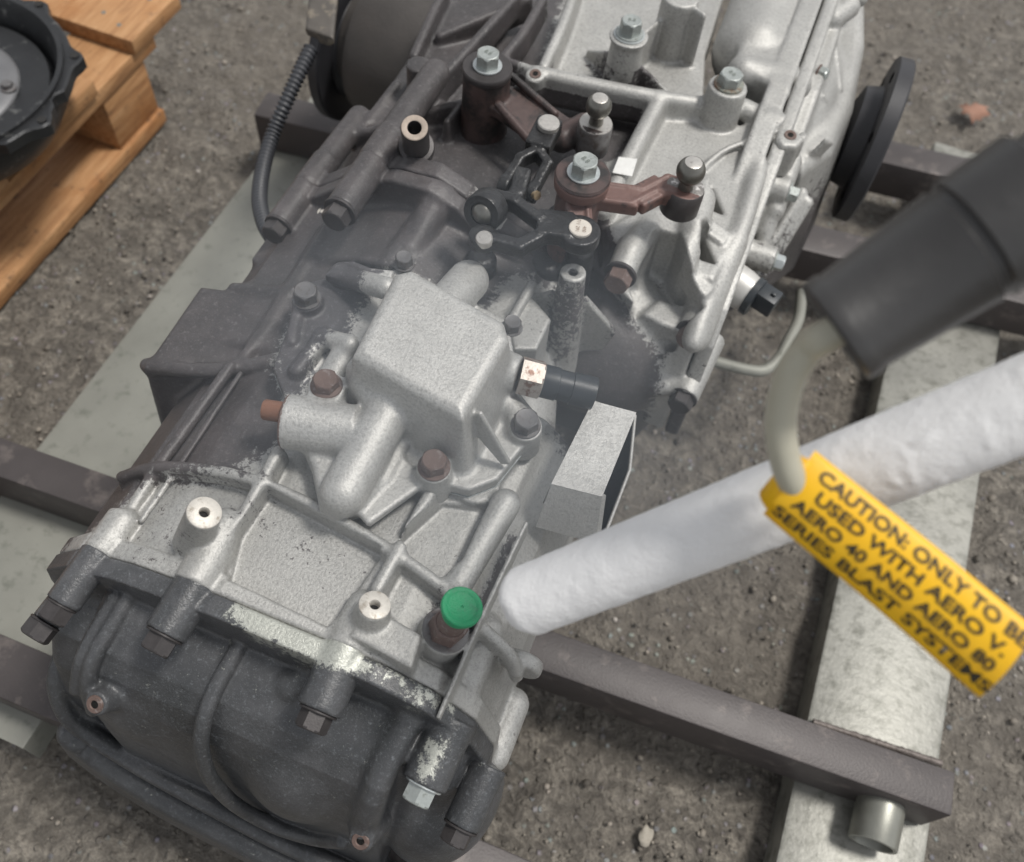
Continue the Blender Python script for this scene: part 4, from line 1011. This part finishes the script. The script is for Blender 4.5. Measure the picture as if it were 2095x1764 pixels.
def ball_stud(base, ax, rb, h, label):
    o = part('ball_stud', lathe('ball_stud', [(.0060, -.002), (.0056, .004), (.0052, h-rb*.85)] + [(rb*math.sin(t), h-rb*math.cos(t)) for t in np.linspace(.62, 2.45, 16)] + [(.001, h+rb*.78)], base, ax, 36, angle=35), M_ball, label)
    av = np.array(ax, float); av /= np.linalg.norm(av)
    link('ball_flat', lathe('ball_flat', [(.0001, .0004), (rb*.50, .0004), (rb*.60, .0)], np.array(base)+av*(h+rb*.775), ax, 28, caps=False), M_brightsteel, o)
    return o
part('stud_collar', lathe('stud_collar', [(.004, 0), (.0130, 0), (.0135, -.0006), (.0135, -.004)], Bs+np.array([0, 0, .0006]), (0, 0, 1), 40), M_brightsteel)
ball_stud(Bs, (0, -.02, 1), .0103, .017, 'steel ball stud on the rear lever')
# front lever: hub, arm to the ball stud, arm to the link
P2 = G(1192, 362, .425); c = Cast(P2-np.array([.06, .10, .10]), P2+np.array([.13, .07, .02]), .0010)
c.cyl(P2, P2-np.array([0, 0, .010]), .0205, .0200, .002, .003); c.cyl(P2, (P2[0], P2[1]-.002, .335), .0165, .018, .002, .004)
W1 = [G(1228, 402, .408), G(1300, 412, .408), G(1352, 385, .408), G(1392, 398, .408)]
for a, b in zip(W1[:-1], W1[1:]): c.slab(a, b, .0105, .0055, rd=.002, k=.004, ext=.002)
for off in (.0088, -.0088):
    Q = [p+np.array([.2*off, off, .005]) for p in W1]; c.chain(Q, .0020, .003)
Bf = G(1402, 384, .414); c.cyl(Bf, Bf-np.array([0, .003, .020]), .0142, .0140, .001, .004)
lev('front_lever', c, M_redpale, 'worn brown cranked lever with a washer and bolt on its hub')
P2n = G(1170, 410, .412); P3 = G(1186, 478, .404)
c = Cast(P3-np.array([.05, .05, .05]), P3+np.array([.05, .08, .03]), .0009)
c.slab(P2n+np.array([.0, .012, 0]), P3, .0095, .004, rd=.0015, k=.003)
for off in (.0068, -.0068): c.cap(P2n+np.array([off, .01, .0036]), P3+np.array([off, 0, .0036]), .0016, None, .002)
lev('link_arm', c, M_redpale)
part('hub_washer', lathe('hub_washer', [(.004, 0), (.0200, 0), (.0206, .0012), (.0195, .003), (.0130, .0036), (.004, .0036)], P2, (0, 0, 1), 48, closed=True), M_redoxide)
bolt(P2+np.array([0, 0, .0036]), (0, 0, 1), .0172, .0110, M_zinc, gb, ((.0120, .0018, M_zincbright),), spin=.25)
part('stud_collar', lathe('stud_collar', [(.004, .0006), (.0135, .0006), (.0143, 0), (.0143, -.003)], Bf, (0, 0, 1), 40), simple('scuffed_collar', (.20, .19, .18), .45, .4, .5, 260, .5, .001, 500, tint=(.62, .60, .58), tscale=160, tlo=.54, thi=.64))
part('stud_base', lathe('stud_base', [(.0140, 0), (.0148, -.001), (.0148, -.020), (.0138, -.0215), (.001, -.0215)], Bf, (0, .12, 1), 40), M_darkbolt)
part('stud_base', lathe('stud_base', [(.0136, -.001), (.0141, -.002), (.0141, -.024), (.0130, -.0265), (.001, -.0265)], Bs, (0, .08, 1), 40), M_greybolt)
ball_stud(Bf, (.02, 0, 1), .0107, .0165, 'steel ball stud on the front lever')
# link rod between the levers
zl = .412
c = Cast(G(1090, 470, zl)-np.array([.075, .06, .05]), G(1090, 470, zl)+np.array([.07, .07, .03]), .0009)
E0 = G(1186, 474, zl)
c.cyl(E0+np.array([0, 0, .0020]), E0-np.array([0, 0, .009]), .0150, None, .0015, .003)
c.slab(G(1172, 470, zl-.003), G(1098, 462, zl-.003), .0120, .0062, rd=.0015, k=.004)
def bars(pts, hw, hh):
    P = [G(*p) for p in pts]
    for a, b in zip(P[:-1], P[1:]): c.slab(a, b, hw, hh, rd=.0018, k=.003, ext=.0035)
bars([(1100, 452, zl-.002), (1052, 416, zl), (1002, 402, zl)], .0042, .0062)
bars([(1105, 486, zl-.004), (1062, 509, zl-.004), (1005, 493, zl-.003)], .0045, .0062)
p_ = G(988, 487, zl-.002); c.cyl(p_+np.array([0, 0, .004]), p_-np.array([0, 0, .006]), .0100, None, .0015, .003)
lev('link_rod', c, M_oily, 'black oily forked link rod joining the two levers')
# link eye with ball joint
EY = G(994, 430, zl+.004)
s0v = np.array([.10, .95, -.28]); s0v /= np.linalg.norm(s0v)
part('link_eye', lathe('link_eye', [(.0085, -.0075), (.0138, -.0075), (.0145, -.006), (.0145, .006), (.0138, .0075), (.0085, .0075), (.0080, 0)], EY, s0v, 44, closed=True), M_oily)
part('joint_ball', lathe('joint_ball', [(.0092*math.sin(t), -.0092*math.cos(t)) for t in np.linspace(.02, 3.12, 16)], EY-s0v*.002, s0v, 32), M_ball)
jp = G(990, 488, zl+.003); part('rivet', lathe('rivet', [(.0062, -.004), (.0062, .0004), (.0052, .0016), (.0001, .0018)], jp, (-.1, -.25, 1), 28), M_brightsteel)
pe = part('pin_head', lathe('pin_head', [(.0082, -.001), (.0082, .0020), (.0076, .0026), (.0001, .0026)], E0+np.array([0, 0, .002]), (0, 0, 1), 40), M_brightcoat)
# yoke between rear lever and link
zy = .408
c = Cast(G(1080, 330, zy)-np.array([.06, .08, .05]), G(1080, 330, zy)+np.array([.06, .09, .03]), .0009)
Y0 = G(1122, 256, .416)
c.slab(G(1126, 252, zy), G(1098, 308, zy), .0100, .0065, rd=.002, k=.003)
bars([(1090, 316, zy-.002), (1064, 330, zy-.003), (1032, 380, zy-.006)], .0036, .0062)
bars([(1104, 318, zy-.002), (1119, 340, zy-.004), (1090, 394, zy-.008)], .0036, .0062)
for q_ in ((1032, 380, zy-.006), (1090, 394, zy-.008)):
    p_ = G(*q_); c.cyl(p_-np.array([.004, 0, 0]), p_+np.array([.004, 0, 0]), .0078, None, .001, .003)
lev('yoke', c, M_oily, 'black oily yoke hanging from the rear lever')
c = Cast(G(1065, 390, zy)-np.array([.05, .05, .04]), G(1065, 390, zy)+np.array([.05, .06, .03]), .0009)
c.slab(G(1072, 350, zy-.003), G(1056, 405, zy-.006), .0065, .0060, rd=.003, k=.003); c.cap(G(1033, 378, zy-.008), G(1090, 396, zy-.010), .0042, None, .003); c.cap(G(1056, 405, zy-.006), G(1020, 420, zy-.004), .007, .008, .005)
lev('link_knuckle', c, M_oily)
part('pin_head', lathe('pin_head', [(.0080, -.006), (.0084, .0), (.0084, .0026), (.0076, .0034), (.0001, .0036)], Y0, (.05, -.05, 1), 40), M_brightsteel)
part('rivet', lathe('rivet', [(.0034, -.004), (.0034, .001), (.0001, .0014)], G(1098, 400, zy-.004), (.9, -.5, .5), 20), simple('brass_rivet', (.42, .32, .20), .4, .6))
# oily posts under the linkage
c = Cast((-.06, .12, .26), (.12, .30, .40), .0016)
for (px, py, z, zb, r) in ((985, 520, .368, .30, .012), (1115, 525, .350, .29, .016), (1190, 500, .372, .30, .011), (1150, 430, .37, .29, .011)):
    p = G(px, py, z); c.cyl(p, (p[0], p[1]-.006, zb), r, r*1.25, .006, .014)
lev('shift_shaft_seals', c, M_oily)
part('sticker', prism_mesh('sticker', zp(.3718, (1266, 321), (1304, 325), (1293, 361), (1253, 353)), .3710, .3718, 0), M_sticker, 'small white square sticker')
# stamping on the bright pin head
def text_mesh(name, s, size, mat, parent, M4, offset=0., align='CENTER'):
    cu = bpy.data.curves.new(name, 'FONT'); cu.body = s; cu.size = size; cu.align_x = align; cu.align_y = 'CENTER'; cu.offset = offset; cu.resolution_u = 4
    o = bpy.data.objects.new(name, cu); col.objects.link(o); dg = bpy.context.evaluated_depsgraph_get()
    me = bpy.data.meshes.new_from_object(o.evaluated_get(dg)); bpy.data.objects.remove(o); bpy.data.curves.remove(cu); me.name = name
    if M4 is not None: me.transform(M4)
    return me
M_ink = simple('stamp_ink', (.20, .13, .09), .7)
for s, dx in (('711 291', -.0022), ('400', .0030)):
    Mx = Matrix.Translation(Vector(E0)+Vector((dx, -dx*.3, .00475))) @ Matrix.Rotation(math.radians(-78), 4, 'Z')
    link('stamping', text_mesh('stamping', s, .0038, M_ink, pe, Mx), M_ink, pe)

for (P_, hh, rz) in ((P2, .0036+.0018+.011, -.5), (P1, .002+.002+.011, -.3), (BT, .0020+.0014+.0115, .2), (B3, .003+.0095, -.6)):
    Mx = Matrix.Translation(Vector(P_)+Vector((0, 0, hh+.0002))) @ Matrix.Rotation(rz, 4, 'Z')
    host = min((o for o in gb.children if o.name.startswith('bolt')), key=lambda o: (o.location+Vector(GB)-Vector(P_)).length)
    me = text_mesh('stamping', '8.8', .0055, M_ink, host, host.matrix_basis.inverted() @ Matrix.Translation(-Vector(GB)) @ Mx)
    link('stamping', me, simple('bolt_stamp', (.17, .19, .17), .6), host)
# ------------------------------------------------------------------ green cap on the filler fitting
gc0 = FIT + FITN*.0285
gcap = link('green_cap', lathe('green_cap', [(.0001, -.001), (.0095, -.001), (.0095, .0055), (.0116, .0060), (.0122, .0066), (.0122, .0092), (.0116, .0099), (.0096, .0100), (.0088, .0094), (.0082, .0092), (.0010, .0092), (.0004, .0086)], gc0, FITN, 48), M_green)
tag(gcap, 'bright green plastic cap pushed onto the filler fitting', 'cap')

# ------------------------------------------------------------------ white blasting lance
def lance_mat():
    m, t, b = newmat('white_frosted_sleeve'); v = coords(t)
    f = noise(t, v, 40, 4); c = mixc(t, f, (.68, .68, .685), (.77, .77, .77))
    t.links.new(c, b.inputs['Base Color']); b.inputs['Roughness'].default_value = .75
    mp = N(t, 'ShaderNodeMapping'); mp.inputs['Scale'].default_value = (1, 1, 1); t.links.new(v, mp.inputs['Vector'])
    h = noise(t, v, 480, 4, .65)
    bump(t, b, h, .45, .0012); return m
M_lance = lance_mat()
T0 = GD(1052, 1240, .455); T1 = GD(2380, 715, .335)
ldir = (T1-T0)/np.linalg.norm(T1-T0); T1 = T1 + ldir*.30; LL = np.linalg.norm(T1-T0)
c = Cast(np.minimum(T0, T1)-.035, np.maximum(T0, T1)+.035, .0016)
tip = T0 + ldir*.016
c.cyl(T0, T1, .0172, .0198, .0085, .002)
# folds where the sleeve is wrinkled
s_, t_, a_ = frame(ldir)
tocam = CAM - (T0+T1)/2; tocam = tocam - ldir*(tocam @ ldir); tocam /= np.linalg.norm(tocam); side = np.cross(ldir, tocam)
for (px, py, qx, qy, r) in ((1885, 905, 1925, 985, .0016), (1850, 930, 1870, 985, .0016), (1905, 890, 1870, 910, .0016), (1830, 985, 1880, 1010, .0014), (2010, 870, 2025, 915, .0012)):
    def onl(x, y):
        # nearest point of the lance surface along the view ray
        r0 = ray(x, y); wv = CAM-T0; A = r0 @ r0; B = r0 @ ldir; D = r0 @ wv; E_ = ldir @ wv; den = A-B*B; tr = (B*E_-D)/den; p = CAM + r0*tr
        qn = T0 + ldir*((p-T0) @ ldir); off = p-qn; off2 = off - ldir*(off @ ldir); hgt = math.sqrt(max(0, .0178**2-off2 @ off2)); return p - r0/np.linalg.norm(r0)*hgt
    c.cap(onl(px, py), onl(qx, qy), r*.8, None, .002)
me = c.mesh('blast_lance')
co = np.zeros(len(me.vertices)*3, np.float32); me.vertices.foreach_get('co', co); co = co.reshape(-1, 3).astype(float)
ta_ = (co-T0) @ ldir; rad = co - T0 - ta_[:, None]*ldir; rn = np.linalg.norm(rad, axis=1)+1e-6; ang_ = np.arctan2(rad @ t_, rad @ s_)
dsp = .0003*nz(ta_+3, ang_*.02+3, 90, 21) + .0004*nz(ta_+3, ang_*.02+3, 260, 22) + .0001*nz(ta_+3, ang_*.02+3, 25, 23)
endw = np.clip(1-ta_/.03, 0, 1)
co = co + rad/rn[:, None]*dsp[:, None] + ldir*(endw*(.004*nz(rad @ s_+3, rad @ t_+3, 120, 24)+.0015*nz(rad @ s_+3, rad @ t_+3, 400, 25)))[:, None]
me.vertices.foreach_set('co', co.astype(np.float32).ravel()); me.update()
lance = link('blast_lance', me, M_lance)
tag(lance, 'white frosted blasting lance pointing at the gearbox from the right', 'lance')

# ------------------------------------------------------------------ black grip with its grey cable
g0, g1 = GD(1706, 682, .315), GD(2230, 330, .290)
grip = empty('hose_grip', Vector(g0), 'blurred black rubber hose grip with a grey cable, close to the lens', 'hose grip')
gd = (g1-g0)/np.linalg.norm(g1-g0); gl = np.linalg.norm(g1-g0)
def gpart(name, me, mat): o = link(name, me, mat, grip); recenter(o, grip.location); return o
gpart('sleeve', lathe('sleeve', [(.008, .0015), (.0150, .001), (.0184, 0), (.0196, .0012), (.0197, .006), (.0189, .0072), (.0212, gl*.50), (.0216, gl*.52), (.0204, gl*.53), (.0206, gl*.56), (.0222, gl*.57), (.0225, gl*.82), (.0190, gl*.84), (.0188, gl), (.0175, gl+.03), (.0170, gl+.30)], g0, gd, 56), M_grip)
cpts = [g0 + gd*.012, GD(1688, 690, .318), GD(1655, 712, .325), GD(1617, 770, .332), GD(1598, 850, .340), GD(1602, 920, .346), GD(1622, 985, .352), GD(1660, 1045, .362)]
gpart('cable', tube('cable', cpts, .0058, 24, True, None, 8), M_cable)

# ------------------------------------------------------------------ yellow caution tag
def tag_mat():
    m, t, b = newmat('yellow_tag'); v = coords(t)
    c = mixc(t, noise(t, v, 60, 4), (.78, .40, .003), (.88, .53, .008))
    c = mixc(t, ramp(t, noise(t, v, 25, 5, .7), [(.60, 0.), (.75, .55)]), c, (.52, .22, .01))
    t.links.new(c, b.inputs['Base Color']); b.inputs['Roughness'].default_value = .5
    bump(t, b, noise(t, v, 120, 3), .2, .001); return m
M_tag = tag_mat(); M_print = simple('black_print', (.030, .024, .012), .6, 0, .3, 300)
ta, tb, tcn, td = GD(1668, 922, .350), GD(2118, 1285, .330), GD(2003, 1425, .340), GD(1562, 1050, .360)    # corners: top left, top right, bottom right, bottom left
def tagpt(u, v, h=0.):
    """u along 0..1, v across 0..1 (0 at the top edge); sheet rolled gently round its long axis"""
    top = ta*(1-u)+tb*u; bot = td*(1-u)+tcn*u; p = top*(1-v)+bot*v
    n = np.cross(tb-ta, td-ta); n /= np.linalg.norm(n)
    if n @ (CAM-p) < 0: n = -n
    bulge = .0052*(1-(2*v-1)**2) + .0012*math.sin(u*7+1)
    return p + n*(bulge+h)
nu, nv = 40, 16; V = []; Fc = []
for lay, h in ((0, 0.), (1, -.0009)):
    for i in range(nu+1):
        for j in range(nv+1): V.append(tagpt(i/nu, j/nv, h))
o2 = (nu+1)*(nv+1); ix = lambda l, i, j: l*o2 + i*(nv+1)+j
for i in range(nu):
    for j in range(nv):
        Fc.append([ix(0, i, j), ix(0, i+1, j), ix(0, i+1, j+1), ix(0, i, j+1)]); Fc.append([ix(1, i, j), ix(1, i, j+1), ix(1, i+1, j+1), ix(1, i+1, j)])
for i in range(nu):
    for j in (0, nv): Fc.append([ix(0, i, j), ix(0, i+1, j), ix(1, i+1, j), ix(1, i, j)])
for j in range(nv):
    for i in (0, nu): Fc.append([ix(0, i, j), ix(0, i, j+1), ix(1, i, j+1), ix(1, i, j)])
tg = empty('caution_tag', Vector(tagpt(.5, .5)), 'yellow caution tag with four lines of black print, hung on the grey cable', 'tag')
sh = link('sheet', mesh_from('sheet', V, Fc, True, 60), M_tag, tg); recenter(sh, tg.location)
# fold that loops round the cable
V = []; Fc = []; axv = (td-ta)/np.linalg.norm(td-ta); lc = GD(1632, 988, .354)
for i, th in enumerate(np.linspace(-.3, 5.2, 22)):
    for s2 in (-.4, .42):
        p = (ta+td)/2 + axv*np.linalg.norm(td-ta)*s2*(1 - .25*min(1, i/8)); n = np.cross(tb-ta, td-ta); n /= np.linalg.norm(n); n = n if n @ (CAM-p) > 0 else -n
        dl_ = (ta-tb)/np.linalg.norm(ta-tb); V.append(p + dl_*(.0070*math.sin(th)*.9) + n*(-.0066 + .0072*math.cos(th)+.004))
for i in range(21): Fc.append([2*i, 2*i+1, 2*i+3, 2*i+2])
me = mesh_from('cable_loop', V, Fc, True, 60)
lp = link('cable_loop', me, M_tag, tg); recenter(lp, tg.location); md = lp.modifiers.new('thickness', 'SOLIDIFY'); md.thickness = .0008
# print
Ltag = np.linalg.norm(tb-ta); Wtag = np.linalg.norm(td-ta)
for s, uu0, uu1, vv in (('CAUTION: ONLY TO BE', .07, 1.00, .155), ('USED WITH AERO V.', .11, .96, .375), ('AERO 40 AND AERO 80', .055, .96, .60), ('SERIES BLAST SYSTEMS', .02, 1.0, .83)):
    me = text_mesh('lettering', s, 1.0, M_print, sh, None, offset=.026, align='LEFT')
    co = np.zeros(len(me.vertices)*3, np.float32); me.vertices.foreach_get('co', co); co = co.reshape(-1, 3); lo, hi = co[:, :2].min(0), co[:, :2].max(0)
    bm = bmesh.new(); bm.from_mesh(me); bmesh.ops.triangulate(bm, faces=bm.faces)
    hgt = .155
    for v_ in bm.verts:
        u_ = uu0 + (v_.co.x-lo[0])/(hi[0]-lo[0])*(uu1-uu0); w_ = vv - ((v_.co.y-lo[1])/(hi[1]-lo[1])-.5)*hgt
        v_.co = Vector(tagpt(u_, w_, .00035))
    bm.to_mesh(me); bm.free()
    link('lettering', me, M_print, sh)

# ------------------------------------------------------------------ dry leaf, pale stone
lf = G(1985, 228, .012); V = []; Fc = []; nl_ = 22
V.append(tuple(lf+np.array([0, 0, .005])))
lobes = [1.0, .62, .95, .55, .85, .50, .70, .45, .60, .52, .78, .50, .92, .58, 1.05, .66, .80, .60]; nl_ = len(lobes)
for i in range(nl_):
    th = 2*math.pi*i/nl_; r = .027*lobes[i]*random.uniform(.92, 1.08); V.append(tuple(lf + np.array([r*math.cos(th)*1.15, r*math.sin(th)*.95, .003*math.sin(2*th)+random.uniform(0, .005)])))
for i in range(nl_): Fc.append([0, 1+i, 1+(i+1) % nl_])
lo_ = link('dry_leaf', mesh_from('dry_leaf', V, Fc, True), simple('dry_leaf_brown', (.27, .145, .10), .75, 0, .4, 80))
md = lo_.modifiers.new('thickness', 'SOLIDIFY'); md.thickness = .0006
tag(lo_, 'dry pinkish brown leaf on the yard at the upper right', 'leaf')
st = G(1322, 1712, .004); bm = bmesh.new(); bmesh.ops.create_icosphere(bm, subdivisions=3, radius=1)
for v_ in bm.verts:
    k_ = 1+.25*nz(np.array([v_.co.x*1.0+3]), np.array([v_.co.y*1.0+v_.co.z+5]), 1.6, 9)[0]*2; v_.co = Vector(st) + Vector((v_.co.x*.006*k_, v_.co.y*.010*k_, v_.co.z*.0022*k_))
me = bpy.data.meshes.new('pale_stone'); bm.to_mesh(me); bm.free(); me.shade_smooth()
tag(link('pale_stone', me, simple('pale_stone_face', (.34, .31, .26), .75, 0, .4, 90, .6, .003, 120)), 'pale chipped stone on the dark ground in front of the brown bar', 'stone')

# ------------------------------------------------------------------ drifting blast dust over the gearbox
def dust():
    m = bpy.data.materials.new('blast_dust'); m.use_nodes = True; t = m.node_tree; t.nodes.clear()
    out = N(t, 'ShaderNodeOutputMaterial'); pv = N(t, 'ShaderNodeVolumePrincipled')
    pv.inputs['Color'].default_value = (.80, .88, .97, 1); pv.inputs['Anisotropy'].default_value = .2
    v = coords(t, 'Object'); ln = N(t, 'ShaderNodeVectorMath', operation='LENGTH'); t.links.new(v, ln.inputs[0])
    fall = N(t, 'ShaderNodeMapRange', interpolation_type='SMOOTHSTEP'); fall.inputs['From Min'].default_value = 1.; fall.inputs['From Max'].default_value = .15; fall.inputs['To Min'].default_value = 0; fall.inputs['To Max'].default_value = 1
    t.links.new(ln.outputs['Value'], fall.inputs['Value'])
    nn = ramp(t, noise(t, v, 1.6, 2, .5), [(.30, .35), (.70, 1.)])
    d = mth(t, 'MULTIPLY', mth(t, 'MULTIPLY', fall.outputs[0], nn), 3.8)
    t.links.new(d, pv.inputs['Density']); t.links.new(pv.outputs[0], out.inputs['Volume'])
    bm = bmesh.new(); bmesh.ops.create_icosphere(bm, subdivisions=4, radius=1); me = bpy.data.meshes.new('blast_dust'); bm.to_mesh(me); bm.free()
    o = link('blast_dust', me, m); o.location = G(960, 790, .42); o.scale = (.26, .21, .09)
    tag(o, 'thin bluish haze of blasting dust drifting over the gearbox', 'dust', kind='stuff')
dust()
